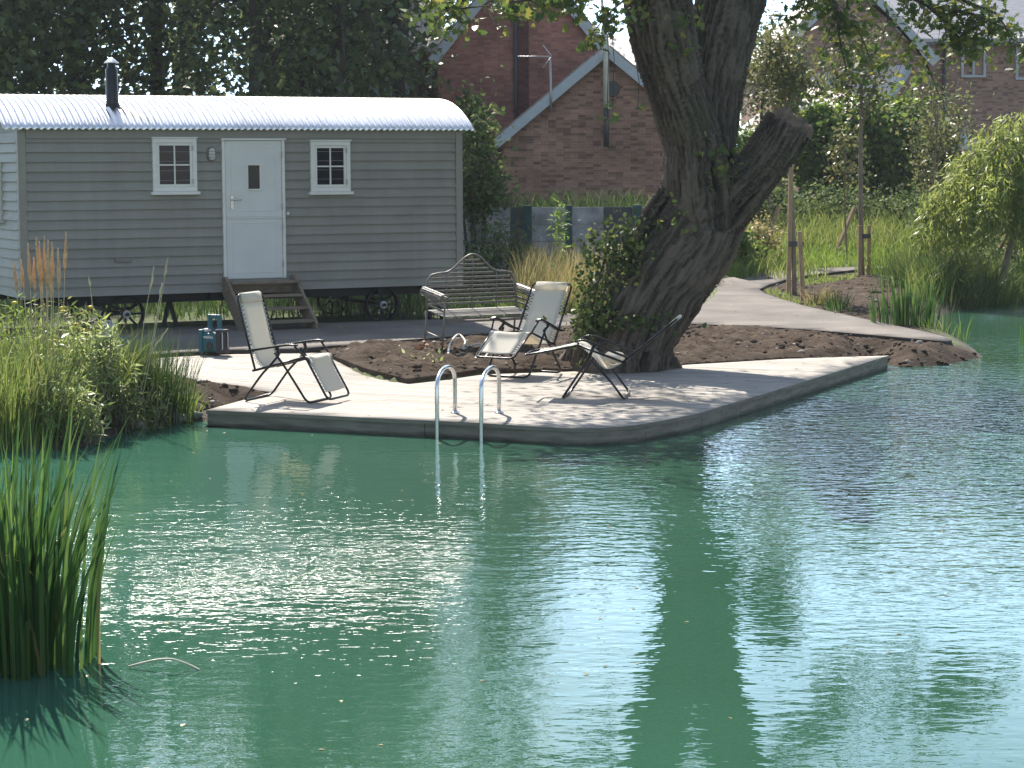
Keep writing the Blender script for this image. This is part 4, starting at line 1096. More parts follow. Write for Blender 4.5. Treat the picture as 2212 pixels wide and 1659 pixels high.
    spray([PD(1420, -60, 24.6), PD(1360, -10, 24), PD(1310, 35, 23.6), PD(1270, 85, 23.4)], 16, .3, 7, .4, .02)
    # right sprays
    spray([PD(1640, -160, 26.2), PD(1760, -90, 27), PD(1900, 20, 27.6), PD(1990, 120, 28), PD(2030, 210, 28)], 30, .6, 8, .3, .05)
    spray([PD(1760, -90, 27), PD(1800, 0, 26.8), PD(1815, 90, 26.8), PD(1830, 160, 26.8)], 26, .55, 8, .3, .03)
    spray([PD(1900, -60, 27.5), PD(2000, 10, 27.4), PD(2100, 30, 27.2), PD(2170, 60, 27)], 32, .55, 9, .2, .04)
    spray([PD(1990, 0, 27.4), PD(2060, 60, 27.2), PD(2110, 90, 27.2)], 26, .5, 9, .3, .03)
    spray([PD(1720, -60, 26.4), PD(1740, -10, 26), PD(1725, 40, 25.8)], 12, .3, 7, .4, .02)
    spray([PD(1640, -160, 26.2), PD(1700, -60, 26.8), PD(1790, 10, 27), PD(1850, 60, 27.2), PD(1880, 130, 27.3)], 30, .55, 9, .25, .04)
    spray([PD(2000, -60, 27.5), PD(2080, 0, 27.3), PD(2150, 30, 27.2), PD(2190, 90, 27.1)], 28, .5, 9, .25, .03)
    # thin hanging twigs with single leaves before the outhouse
    for x, y0, y1 in ((1306, -20, 262), (1318, 20, 238), (1372, 120, 235)):
        a, b2 = PD(x, y0, 22.5), PD(x + 5, y1, 22.5); br.tube([a, (a + b2) / 2 + Vector((.03, 0, 0)), b2], .004, 4)
        for _ in range(4): pts.append(np.array(b2) + rng.normal(size=3) * .03)
    o = br.build('branch', 'bark_dark'); o.parent = t; o.matrix_parent_inverse = Matrix.Translation(-t.location)
    P1 = np.array(pts)
    # upper crown, above the picture: it shades the deck and the water
    cs = []
    for c, rad_, n_ in (((3.6, 25.5, 8.2), (3.2, 3.0, 2.2), 2200), ((.9, 29.0, 7.4), (2.9, 2.6, 1.6), 3600), ((5.2, 28.8, 6.9), (2.6, 2.3, 1.4), 1900), ((3.0, 30.5, 7.4), (2.4, 2.2, 1.6), 2000), ((1.2, 25.2, 8.0), (2.2, 1.8, 1.5), 1200), ((.5, 26.3, 6.6), (2.3, 2.0, 1.4), 2600)):
        q = clumped(n_, c, rad_, 34, .2, .35)
        zmin = 2.47 + (347 + 25) / F * q[:, 1]
        cs.append(q[q[:, 2] > zmin])
    P2 = np.concatenate(cs)
    for arr, sz, sh in ((np.concatenate([P1, P2]), .12, 'oak'),):
        o = leaves('crown', arr, sz, 'oak', None, sh, .5); o.parent = t; o.matrix_parent_inverse = Matrix.Translation(-t.location)
    # epicormic tufts on the trunk
    for x, y, D, s, n_ in ((1545, 355, 24.75, .16, 60), (1490, 30, 24.4, .1, 25), (1480, 100, 24.4, .08, 16), (1380, 30, 24.3, .1, 20), (1470, 470, 24.7, .12, 24)):
        o = leaves('leaf_tuft', np.array(PD(x, y, D)) + rng.normal(size=(n_, 3)) * s, .1, 'oak', None, 'oak', .4); o.parent = t; o.matrix_parent_inverse = Matrix.Translation(-t.location)
    return t
oak()
def surf_ivy():
    pts = []
    for x, y, D, sx, sz, n_ in ((1285, 630, 24.75, .13, .26, 420), (1330, 540, 24.75, .2, .18, 520), (1358, 505, 24.9, .08, .14, 90), (1265, 690, 24.7, .1, .2, 200), (1330, 695, 24.65, .3, .07, 200), (1400, 692, 24.65, .2, .06, 80)):
        pts.append(np.array(PD(x, y, D)) + rng.normal(size=(n_, 3)) * np.array((sx, .1, sz)))
    return np.concatenate(pts)
iv = thing('ivy', 'leafy ivy and bramble climbing the left side of the oak trunk', 'ivy', G(1270, 760))
o = leaves('leaves', surf_ivy(), .06, 'ivy', None, 'broad', .4); o.parent = iv; o.matrix_parent_inverse = Matrix.Translation(-iv.location)
mb = MB()
for x in (1262, 1280, 1305): mb.tube([PD(x, 770, 24.75), PD(x + 12, 690, 24.7), PD(x + 30, 610, 24.72), PD(x + 55, 520, 24.8)], .01, 5)
o = mb.build('stem', 'bark_dark'); o.parent = iv; o.matrix_parent_inverse = Matrix.Translation(-iv.location)

# ------------------------------------------------------------------ brick houses
brickmat('brick_red', (.42, .185, .145), (.35, .15, .12), (.3, .2, .18), .75)
brickmat('brick_brown', (.38, .21, .15), (.31, .165, .125), (.33, .25, .22), .5)
brickmat('brick_buff', (.43, .26, .195), (.35, .21, .17), (.33, .27, .24), .5)
def local_parent(o, t):
    o.parent = t; o.matrix_parent_inverse = Matrix.Translation(-t.location); return o
def gable(t, D, xl, xr, ye, xa, ya, zb, depth, bm, rm, over=.12, barge=.2, wall_only=False):
    L, Rr, A = PD(xl, ye, D), PD(xr, ye, D), PD(xa, ya, D); ze = L.z; Rr.z = ze
    w = MB().prism([(L.x, zb), (Rr.x, zb), (Rr.x, ze), (A.x, A.z), (L.x, ze)], D, D + depth)
    local_parent(w.build('wall', bm), t)
    for s, E in ((-1, L), (1, Rr)):
        d = Vector((E.x - A.x, 0, E.z - A.z)); n = Vector((-d.z, 0, d.x)).normalized(); n = n if n.z > 0 else -n
        e = Vector((E.x, 0, E.z)) + d.normalized() * .22; a = Vector((A.x, 0, A.z))
        sl = MB().add([(p.x, y, p.z) for y in (D - over, D + depth + .1) for p in (a + n * .012, e + n * .012, e + n * .11, a + n * .11)],
                      [(0, 1, 2, 3), (7, 6, 5, 4), (0, 4, 5, 1), (1, 5, 6, 2), (2, 6, 7, 3), (3, 7, 4, 0)])
        ro = local_parent(sl.build('roof', rm), t)
        bb = MB().add([(p.x, y, p.z) for y in (D - over - .035, D - over - .005) for p in (a - n * (barge - .06), e - n * (barge - .06), e + n * .075, a + n * .075)],
                      [(0, 1, 2, 3), (7, 6, 5, 4), (0, 4, 5, 1), (1, 5, 6, 2), (2, 6, 7, 3), (3, 7, 4, 0)])
        local_parent(bb.build('bargeboard', 'barge'), t)
    return L, Rr, A
# two-storey house behind
hA = thing('brick_house', 'tall red brick house end gable with pale bargeboards behind the outhouse', 'house', (PD(1130, 400, 48).x, 48, 1.45))
La, Ra, Aa = gable(hA, 48, 945, 1315, 116, 1130, -117, 1.2, 8, 'brick_red', 'roof_tile')
p0, p1 = PD(1117, -60, 47.9), PD(1143, 400, 47.9)
bband = local_parent(MB().box(p0.x, 47.93, 1.2, p1.x, 47.995, PD(1130, -95, 48).z).build('shade_strip', 'pipe_dark'), hA)  # dark strip painted for the shaded side of a chimney breast
bband['label'] = 'dark vertical strip on the gable wall painted for chimney breast shade'
MATS['shade_brick'] = brickmat('shade_brick', (.15, .06, .055), (.12, .05, .05), (.13, .09, .08), .7)
bband.data.materials[0] = MATS['shade_brick']
dp = PD(1114, 200, 47.9); local_parent(MB().tube([(dp.x, 47.92, 1.2), (dp.x, 47.92, PD(1114, -60, 48).z)], .04, 8).build('downpipe', 'pipe_dark'), hA)
# lower left wing with sunlit roof
a0, a1 = PD(840, 112, 50), PD(948, 112, 50)
local_parent(MB().box(a0.x - 3, 50, 1.2, a1.x + .2, 55, a0.z).build('wing_wall', 'brick_brown'), hA)
tp = PD(900, 92, 50)
local_parent(MB().add([(a0.x - 3.2, 49.75, a0.z - .02), (a1.x + .1, 49.75, a0.z - .02), (a1.x + .1, 53, a0.z + 2.1), (a0.x - 3.2, 53, a0.z + 2.1), (a0.x - 3.2, 49.75, a0.z + .1), (a1.x + .1, 49.75, a0.z + .1), (a1.x + .1, 53, a0.z + 2.22), (a0.x - 3.2, 53, a0.z + 2.22)],
    [(3, 2, 1, 0), (4, 5, 6, 7), (0, 1, 5, 4), (1, 2, 6, 5), (2, 3, 7, 6), (3, 0, 4, 7)]).build('wing_roof', 'pale_tile'), hA)
q0, q1 = PD(842, 165, 49.9), PD(884, 210, 49.9)
wo_ = local_parent(MB().box(q0.x, 49.93, q1.z - .5, q1.x, 49.995, q0.z).build('window', 'barge'), hA)
o = MB().box(q0.x + .06, 49.91, q1.z - .44, q1.x - .06, 49.925, q0.z - .06).build('pane', 'window_glass'); o.parent = wo_; o.matrix_parent_inverse = Matrix.Translation(-hA.location)
# right rear wing with a pale roof
a0, a1 = PD(1290, 135, 52), PD(1420, 150, 52)
local_parent(MB().box(a0.x, 52.05, 1.2, a1.x + 1, 57, a1.z).build('wing_wall', 'brick_brown'), hA)
local_parent(MB().add([(a0.x - .2, 51.8, a1.z), (a1.x + 1.2, 51.8, a1.z), (a1.x + 1.2, 54.5, a1.z + .85), (a0.x - .2, 54.5, a1.z + .85), (a0.x - .2, 51.8, a1.z + .1), (a1.x + 1.2, 51.8, a1.z + .1), (a1.x + 1.2, 54.5, a1.z + .97), (a0.x - .2, 54.5, a1.z + .97)],
    [(3, 2, 1, 0), (4, 5, 6, 7), (0, 1, 5, 4), (1, 2, 6, 5), (2, 3, 7, 6), (3, 0, 4, 7)]).build('wing_roof', 'pale_tile'), hA)
# outhouse
hB = thing('brick_outhouse', 'low brown brick outhouse gable with pale bargeboards and a tall flue', 'outhouse', (PD(1310, 300, 43).x, 43, 1.5))
Lb, Rb, Ab = gable(hB, 43, 1085, 1535, 297, 1310, 108, 1.2, 6, 'brick_brown', 'roof_tile', .15, .17)
fx_ = PD(1309, 200, 42.85)
fl_ = local_parent(MB().tube([(fx_.x, 42.7, PD(1311, 318, 42.7).z), (fx_.x, 42.7, PD(1311, 235, 42.7).z)], .055, 10).build('flue_base', 'pipe_dark'), hB)
local_parent(MB().tube([(fx_.x, 42.7, PD(1311, 235, 42.7).z + .001), (fx_.x - .01, 42.7, PD(1306, 90, 42.7).z), (fx_.x - .05, 42.7, PD(1302, 62, 42.7).z)], .06, 10).build('flue', 'pipe_white'), hB)
local_parent(MB().tube([(fx_.x - .05, 42.7, PD(1302, 62, 42.7).z), (fx_.x - .1, 42.7, PD(1296, -30, 42.7).z)], .028, 8).build('aerial_pole', 'pipe_white'), hB)
vm3 = local_parent(MB().lathe([(.16, -.02), (.15, .0)], (0, 0, 0), 18).build('vent_cover', 'pipe_dark'), hB)
vm3.matrix_parent_inverse = Matrix.Identity(4)
vp3 = PD(1322, 192, 42.97); vm3.location = vp3 - hB.location; vm3.rotation_euler = (R(90), 0, 0)
m0 = PD(1190, 240, 42.8); m1 = PD(1188, 128, 42.8)
an = MB().tube([(m0.x, 42.8, m0.z), (m0.x, 42.8, PD(1190, 200, 42.8).z), (m1.x, 42.8, m1.z)], .022, 8)
ya = PD(1186, 122, 42.8)
an.tube([(ya.x - .62, 42.8, ya.z), (ya.x + .06, 42.8, ya.z)], .014, 6)
for k in range(9): an.tube([(ya.x - .6 + k * .07, 42.55, ya.z), (ya.x - .6 + k * .07, 43.05, ya.z)], .006, 5)
for s in (-1, 1):
    an.tube([(ya.x + .05, 42.8, ya.z), (ya.x - .02 - .1, 42.8, ya.z + s * .22)], .012, 6)
    for k in range(3): an.tube([(ya.x - .02 - .05 * k, 42.55, ya.z + s * (.06 + .07 * k)), (ya.x - .02 - .05 * k, 43.05, ya.z + s * (.06 + .07 * k))], .006, 5)
local_parent(an.build('television_aerial', 'grey_metal'), hB)
# right-hand house
hC = thing('brick_house', 'buff brick house with slate roof and upstairs windows behind the hedge', 'house', (PD(1950, 250, 60).x, 60, 1.6))
gable(hC, 60, 1668, 2012, 122, 1840, -55, 1.2, 8, 'brick_buff', 'pale_tile', .15, .26)
a0, a1 = PD(2012, 92, 61.5), PD(2500, 92, 61.5)
local_parent(MB().box(a0.x - .3, 61.5, 1.2, a1.x, 66, a0.z).build('wing_wall', 'brick_buff'), hC)
local_parent(MB().add([(a0.x - 1.2, 61.2, a0.z - .04), (a1.x, 61.2, a0.z - .04), (a1.x, 65.4, a0.z + 2.7), (a0.x - 1.2, 65.4, a0.z + 2.7), (a0.x - 1.2, 61.2, a0.z + .1), (a1.x, 61.2, a0.z + .1), (a1.x, 65.4, a0.z + 2.86), (a0.x - 1.2, 65.4, a0.z + 2.86)],
    [(3, 2, 1, 0), (4, 5, 6, 7), (0, 1, 5, 4), (1, 2, 6, 5), (2, 3, 7, 6), (3, 0, 4, 7)]).build('wing_roof', 'slate_tile'), hC)
local_parent(MB().box(a0.x - .9, 61.12, a0.z - .1, a1.x, 61.2, a0.z - .01).build('gutter', 'pipe_dark'), hC)
for x0, y0, x1, y1 in ((2078, 100, 2130, 167), (2196, 98, 2262, 172), (2096, 300, 2150, 345)):
    q0, q1 = PD(x0, y0, 61.4), PD(x1, y1, 61.4)
    w = MB(); tq = .07; ym = 61.42
    w.box(q0.x, ym, q1.z, q0.x + tq, 61.495, q0.z).box(q1.x - tq, ym, q1.z, q1.x, 61.495, q0.z).box(q0.x + tq, ym, q0.z - tq, q1.x - tq, 61.495, q0.z).box(q0.x + tq, ym, q1.z, q1.x - tq, 61.495, q1.z + tq)
    xm = (q0.x + q1.x) / 2; w.box(xm - .03, ym, q1.z + tq, xm + .03, 61.495, q0.z - tq)
    wo_ = local_parent(w.build('window', 'barge'), hC)
    o = MB().box(q0.x + tq - .01, 61.45, q1.z + tq - .01, q1.x - tq + .01, 61.46, q0.z - tq + .01).build('pane', 'window_glass'); o.parent = wo_; o.matrix_parent_inverse = Matrix.Translation(-hC.location)
dpx = PD(1995, 200, 61.3); local_parent(MB().tube([(dpx.x + .6, 61.42, 1.3), (dpx.x + .6, 61.42, a0.z - .1)], .045, 8).build('downpipe', 'pipe_dark'), hC)
# porch with pale roof before it
b0, b1, b2, b3 = PD(1722, 252, 56.3), PD(1905, 240, 56.3), PD(1965, 146, 59.6), PD(1742, 168, 59.6)
pr = MB().add([b0, b1, b2, b3] + [p + Vector((0, 0, .1)) for p in (b0, b1, b2, b3)], [(3, 2, 1, 0), (4, 5, 6, 7), (0, 1, 5, 4), (1, 2, 6, 5), (2, 3, 7, 6), (3, 0, 4, 7)])
local_parent(pr.build('porch_roof', 'pale_tile'), hC)
local_parent(MB().beam(b1 + Vector((.02, -.02, .0)), b2 + Vector((.02, -.02, .0)), .05, .24).build('bargeboard', 'barge'), hC)
local_parent(MB().box(b0.x + .1, 56.5, 1.3, b1.x - .05, 59.9, b0.z - .02).build('porch_wall', 'brick_buff'), hC)
# small cream outbuilding seen between trunk and stub
q = PD(1640, 290, 62); sh = thing('garden_room', 'small cream garden room with white hipped roof beyond the sawn limb', 'garden room', (q.x, 62, 1.6))
e0, e1, tp = PD(1600, 290, 62), PD(1690, 290, 62), PD(1645, 244, 63)
local_parent(MB().box(e0.x + .15, 62.1, 1.4, e1.x - .15, 64, e0.z).build('wall', 'cream_render'), sh)
local_parent(MB().add([(e0.x, 61.9, e0.z), (e1.x, 61.9, e0.z), (e1.x, 64.2, e0.z), (e0.x, 64.2, e0.z), (tp.x - .1, 63, tp.z), (tp.x + .1, 63, tp.z)], [(3, 2, 1, 0), (0, 1, 5, 4), (1, 2, 5), (2, 3, 4, 5), (3, 0, 4)]).build('roof', 'white_paint'), sh)
q = PD(2080, 340, 58); um = thing('folded_parasol', 'closed grey garden parasol standing before the far house', 'parasol', (q.x, 58, 1.55))
zt_ = PD(2080, 282, 58).z - 1.55; zb_ = PD(2080, 325, 58).z - 1.55
MB().tube([(0, 0, 0), (0, 0, zt_ + .08)], .025, 8).build('pole', 'grey_metal', um)
MB().lathe([(.17, zb_), (.14, zb_ + .1), (.12, zt_ - .2), (.02, zt_)], (0, 0, 0), 12).build('canopy', 'parasol_cloth', um)

# ------------------------------------------------------------------ panelled garden wall behind the bench
fw = thing('panel_wall', 'low wall of weathered grey panels between dark green posts behind the bench', 'wall', (PD(1180, 500, 38.4).x, 38.4, .18))
zt_ = PD(1200, 447, 38.4).z
def px_at(x): return PD(x, 500, 38.4).x
for x0, x1, mt in ((940, 1016, 'concrete_panel'), (1028, 1102, 'concrete_panel'), (1103, 1129, 'dark_panel'), (1149, 1222, 'concrete_panel'), (1236, 1302, 'concrete_panel'), (1304, 1366, 'dark_panel'), (1386, 1450, 'concrete_panel')):
    mb = MB(); n = 5; zz = np.linspace(.1, zt_, n + 1)
    for k in range(n): mb.box(px_at(x0), 38.34, zz[k] + .004, px_at(x1), 38.4, zz[k + 1] - .004)
    o = local_parent(mb.build('panel', mt), fw)
    if mt == 'dark_panel': o['label'] = 'dark stained panel'
for x0, x1 in ((1017, 1027), (1130, 1148), (1223, 1235), (1367, 1385), (925, 939)):
    local_parent(MB().box(px_at(x0), 38.3, .1, px_at(x1), 38.42, zt_ + .03).build('post', 'teal_post'), fw)

# ------------------------------------------------------------------ trees
def tree(name, label, base, crown_c, radii, n, size, mat, tr=.12, group=None, shape='quad', nclump=45, spread=.24, limbs=7, bark='bark_dark', cat='tree', shell=.4, droop=None, keep=None):
    base = Vector(base); t = thing(name, label, cat, base, 0, group)
    c = Vector(crown_c); mb = MB()
    top = c + Vector((rnd.uniform(-.2, .2), 0, radii[2] * .7))
    mid = base.lerp(c, .5) + Vector((rnd.uniform(-.1, .1), rnd.uniform(-.1, .1), 0))
    cp = curve_pts([base + Vector((0, 0, -.1)), mid, c, top], 5)
    mb.tube(cp, list(np.linspace(tr, tr * .15, len(cp))), 9)
    for k in range(limbs):
        q = cp[rnd.randrange(len(cp) // 3, len(cp) - 2)]; a = rnd.uniform(0, 2 * math.pi)
        e = c + Vector((math.cos(a) * radii[0] * .75, math.sin(a) * radii[1] * .75, rnd.uniform(-.4, .8) * radii[2]))
        m_ = q.lerp(e, .5) + Vector((0, 0, .12 * radii[2])); mb.tube(curve_pts([q, m_, e], 4), list(np.linspace(tr * .45, tr * .08, 9)), 6)
    local_parent(mb.build('trunk', bark), t)
    pts = clumped(n, c, radii, nclump, spread, shell)
    if keep is not None: pts = pts[keep(pts)]
    pts = pts[pts[:, 2] > base.z + .05]
    local_parent(leaves('crown', pts, size, mat, None, shape, .5, droop), t)
    return t
# dark trees behind the hut
bgl = ['dark ivy-clad tree at the far left end behind the hut roof', 'dense dark tree just left of the hut chimney', 'dark tree with sky showing through above the hut chimney', 'broad dark tree above the middle of the hut roof',
       'tall dark tree above the right half of the hut roof', 'dark evergreen beside the red brick house', 'dark tree in the back row far left', 'dark tree in the back row above the chimney', 'dark tree in the back row above the hut door', 'tall dark tree rising behind the gable of the red brick house', 'tall dark tree just left of the red brick house']
spec = [(-40, 41, 2.3, 5.4), (170, 43, 2.0, 5.6), (345, 44, 1.35, 5.7), (560, 42, 1.9, 6.0), (735, 43, 1.8, 6.4), (860, 45, 1.2, 5.8), (60, 48, 2.4, 6.6), (400, 49.5, 1.6, 6.0), (650, 49, 2.6, 7.0), (1060, 58, 1.9, 8.6), (840, 52, 1.9, 7.4)]
for (x, D, r_, hz), lb_ in zip(spec, bgl):
    p = PD(x, 300, D); base = (p.x, D, 1.45)
    tree('dark_tree', lb_, base, (p.x, D, hz + .3), (r_, r_ * .9, hz - .6), int(3500 * r_ * r_ / 2.2), .2, 'dark', .2, 'dark trees behind the hut', nclump=110, spread=.17, limbs=12, shell=.3)
# shrub beside the hut, laurel hedge and bushes on the right
def bush(name, label, x, y, D, radii, n, size, mat, group=None, shape='quad', cat='shrub', nclump=30, spread=.25, shell=.35, zb=None):
    p = PD(x, y, D); gz = float(Hz(p.x, D)) if zb is None else zb
    t = thing(name, label, cat, (p.x, D, gz), 0, group)
    mb = MB()
    for k in range(6):
        a = rnd.uniform(0, 6.28); e = Vector((p.x + math.cos(a) * radii[0] * .6, D + math.sin(a) * radii[1] * .6, p.z + rnd.uniform(-.2, .6) * radii[2]))
        mb.tube([(p.x + .08 * math.cos(a), D + .08 * math.sin(a), gz - .05), Vector((p.x, D, gz)).lerp(e, .6) + Vector((0, 0, .1)), e], [.03, .02, .006], 6)
    local_parent(mb.build('stem', 'bark_dark'), t)
    pts = clumped(n, p, radii, nclump, spread, shell); pts = pts[pts[:, 2] > gz + .02]
    local_parent(leaves('foliage', pts, size, mat, None, shape, .5), t)
    return t
bush('evergreen_shrub', 'dark rounded shrub against the right end of the hut', 1025, 375, 37.5, (.55, .55, .95), 2600, .11, 'shrub', shell=.3)
bush('climbing_shrub', 'loose sunlit shrub top showing above the hut roof corner', 1015, 250, 39.4, (.35, .3, .5), 420, .12, 'ivy')
bush('garden_shrub', 'dark feathery shrub in front of the panel wall', 1085, 545, 36.5, (.62, .45, .62), 1700, .11, 'shrub', shape='long')
bush('garden_shrub', 'low dark bramble beside the hut corner post', 1030, 590, 36, (.4, .4, .4), 700, .09, 'shrub', shape='broad')
for k, (x, y, rx, rz, lb_) in enumerate(((1770, 330, 1.0, 1.15, 'leftmost clipped laurel behind the nearer staked sapling'), (1850, 320, .95, 1.25, 'middle laurel with bright yellow-green top'), (1945, 325, 1.0, 1.2, 'laurel at the right end of the hedge with sunlit top'))):
    bush('laurel_bush', lb_, x, y, 55 + k * .3, (rx, .8, rz), 3300, .16, 'hedge', 'laurel bushes behind the grassy bank', 'broad', nclump=60, spread=.22, shell=.45)
bush('laurel_bush', 'bright low laurel glimpsed between trunk and sawn limb', 1612, 345, 54, (.5, .5, .7), 1000, .14, 'hedge', 'laurel bushes behind the grassy bank', 'broad')
bush('garden_shrub', 'tall pale green shrub at the right end of the laurels', 2030, 360, 52, (.65, .6, 1.25), 2200, .12, 'birch', nclump=40)
bush('garden_shrub', 'reddish flowering shrub on the verge right of the oak', 1640, 510, 44, (.55, .5, .5), 1200, .085, 'reddish', nclump=40)
bush('garden_shrub', 'leafy shrub at the foot of the bank right of the trunk', 1600, 545, 43, (.4, .4, .4), 800, .085, 'hedge')
for k, (x, y, D, rx, rz, m_, lb_) in enumerate(((1650, 450, 50, 1.1, .65, 'shrub', 'dark hedge mound on the bank directly right of the trunk'), (1790, 455, 51, 1.3, .6, 'shrub', 'dark hedge mound on the bank behind the two staked saplings'), (1930, 465, 50.5, 1.2, .6, 'shrub', 'hedge mound on the bank below the laurels at right'), (2060, 480, 47, 1.0, .8, 'shrub', 'hedge mound behind the willow'), (2180, 500, 46, 1.0, 1.0, 'shrub', 'shadowed hedge mound at the right edge of the picture'))):
    bush('hedge_mound', lb_, x, y, D, (rx, .7, rz), 2300, .1, m_, 'hedge mounds along the grassy bank', nclump=50, spread=.22)

# saplings with stakes
def stake_set(t, pts, mat='stake_wood', w=.07):
    for a, b in pts:
        local_parent(MB().beam(a, b, w, w).build('stake', mat), t)
def sapling(label, x, y, crown_px, radii, n, D_off=0, mat='birch', tr=.035, stakes=(), tie=None, size=.1, ground=True):
    b = G(x, y); D = b.y
    c = PD(*crown_px, D)
    t = tree('staked_sapling', label, b, c, radii, n, size, mat, tr, 'young trees tied to stakes', 'quad', 28, .22, 9, 'bark_young')
    pts = []
    for (x0, y0, x1, y1, dd) in stakes:
        g = G(x0, y0); pts.append((Vector((g.x, g.y, g.z - .05)), PD(x1, y1, g.y + dd)))
    stake_set(t, pts)
    if tie:
        q0, q1 = PD(tie[0], tie[2], D - .1), PD(tie[1], tie[2], D - .1)
        local_parent(MB().beam(q0, q1, .05, .09).build('tie', 'pipe_dark'), t)
    return t
sapling('staked sapling nearest the path bend, with three stakes', 1717, 640, (1690, 150), (.62, .6, .85), 1900, stakes=((1703, 640, 1709, 345, 0), (1735, 655, 1727, 500, 0)), tie=(1704, 1736, 527), tr=.045)
sapling('staked sapling by the iris bed with two short upright stakes', 1862, 594, (1862, 150), (.72, .7, .85), 1900, stakes=((1857, 597, 1858, 487, 0), (1876, 594, 1877, 487, 0)), tie=(1856, 1880, 510), tr=.06)
sapling('slim sapling on the far verge with one slanting stake', 1832, 570, (1828, 330), (.45, .4, .8), 500, stakes=((1801, 552, 1846, 447, .3),), tr=.025)
sapling('slim sapling beside the trunk with slanting stake', 1668, 560, (1672, 330), (.4, .4, .7), 420, stakes=((1652, 545, 1682, 445, .3),), tr=.025)
sapling('slender sapling in front of the far house windows', 2010, 560, (2025, 240), (.8, .6, 1.0), 900, tr=.035)
# taller young trees at the back
p = PD(1650, 200, 58); tree('birch_tree', 'tall light-leaved tree left of the far gable', (p.x, 58, 1.6), (p.x, 58, 4.6), (.9, .9, 2.0), 2600, .12, 'birch', .08, nclump=50)
# willow
wp = G(2150, 640)
wt = thing('willow_tree', 'young weeping willow trailing pale fronds at the right edge of the pond', 'tree', wp)
mb = MB(); pts = []
crn = PD(2235, 300, wp.y)
trk = [wp + Vector((0, 0, -.1)), PD(2185, 520, wp.y), PD(2215, 400, wp.y), crn]
mb.tube(curve_pts(trk, 5), list(np.linspace(.08, .03, 16)), 8)
fro = []
arch = [curve_pts([PD(2225, 430, wp.y), PD(*m_, wp.y + dd), PD(*e_, wp.y + dd * 1.5)], 10) for m_, e_, dd in
        (((2130, 320), (2010, 430), -.3), ((2130, 380), (2005, 500), .2), ((2160, 300), (2040, 395), -.5), ((2170, 400), (2080, 500), -.8), ((2170, 262), (2060, 360), .2), ((2200, 255), (2110, 330), -.6), ((2260, 230), (2215, 262), .3), ((2280, 300), (2330, 420), 0), ((2180, 300), (2090, 420), -1.0), ((2240, 270), (2170, 330), .8), ((2200, 330), (2150, 420), -1.2), ((2150, 360), (2030, 480), .5), ((2260, 300), (2250, 380), -1))]
for cp in arch:
    mb.tube(cp, list(np.linspace(.028, .006, len(cp))), 6)
    for k in range(34):
        u = rnd.random() ** .7; e = cp[min(len(cp) - 1, int(u * (len(cp) - 1)) + 1)] + Vector((rnd.gauss(0, .12), rnd.gauss(0, .2), rnd.gauss(0, .05)))
        L = rnd.uniform(.35, 1.25); sw_ = Vector((rnd.uniform(-.3, .08), rnd.uniform(-.1, .1), 0))
        for j in range(int(L * 40) + 6):
            q = rnd.random(); fro.append(np.array(e + Vector((0, 0, .06 - L * q)) + sw_ * q) + rng.normal(size=3) * .05)
local_parent(mb.build('trunk', 'bark_young'), wt)
local_parent(leaves('fronds', np.array(fro), .15, 'willow', None, 'long', .1, (0, 0, -1.2)), wt)
stake_set(wt, [(G(2060, 575), PD(2080, 480, 40)), (G(2130, 590), PD(2180, 500, 40))], 'stake_wood', .06)

# ------------------------------------------------------------------ grass and waterside plants
def patch(poly, n, h, w, lean, mat):
    q = pxpts(poly, n); return q, h * rng.uniform(.5, 1.25, n), w, lean, mat
def grass_patch(name, label, polys, h, w, lean, mat, segs=3):
    q = np.concatenate([pxpts(pl, n) for pl, n in polys])
    o = blades(name, q, h * rng.uniform(.45, 1.25, len(q)), w * rng.uniform(.6, 1.3, len(q)), lean * rng.uniform(.3, 1.5, len(q)), mat, None, segs)
    return tag(o, label, 'grass', kind='stuff')
def wpatch(x0, y0, x1, y1): return [(x0, y0), (x1, y0), (x1, y1), (x0, y1)]
def wpts(x0, y0, x1, y1, n):
    q = np.column_stack([rng.uniform(x0, x1, n), rng.uniform(y0, y1, n)]); return np.column_stack([q, Hz(q[:, 0], q[:, 1])])
q = np.concatenate([wpts(-9, 31, 3.2, 38, 6500), wpts(-12, 29.3, -6.8, 32, 900)])
q = q[~inside(pathpoly, q[:, 0], q[:, 1])]
tag(blades('grass', q, .32 * rng.uniform(.5, 1.5, len(q)), .022, .5 * rng.uniform(.3, 1.5, len(q)), 'rush', None, 3), 'rough green grass growing under and behind the hut', 'grass', kind='stuff')
grass_patch('grass', 'bright lush grass along the verge of the curving path', [([(1545, 610), (1640, 590), (1850, 578), (1980, 574), (1980, 540), (1560, 540), (1500, 600)], 4200)], .3, .02, .5, 'lush')
grass_patch('grass', 'mixed rough grass covering the bank below the hedge', [([(1560, 545), (2150, 560), (2300, 500), (2200, 470), (1560, 462)], 8000)], .5, .025, .45, 'grass')
q = wpts(-9.5, 38.75, 3.4, 40, 2600)
tag(blades('grass', q, .5 * rng.uniform(.4, 1.3, len(q)), .025, .5, 'rush', None, 3), 'unmown dark grass growing on top of the panel wall', 'grass', kind='stuff')
q = wpts(2.5, 40, 6, 47, 1500)
tag(blades('grass', q, .5 * rng.uniform(.4, 1.3, len(q)), .025, .5, 'grass', None, 3), 'shaded grass behind the oak trunk', 'grass', kind='stuff')
grass_patch('grass', 'straw-coloured tall meadow grass between bench and oak', [([(1125, 690), (1290, 682), (1300, 640), (1110, 645)], 1700)], .95, .012, .35, 'dry', 4)
grass_patch('grass', 'short bright grass tufts at the feet of the bench and path', [([(1080, 690), (1250, 685), (1260, 665), (1060, 670)], 900)], .28, .016, .6, 'lush', 3)
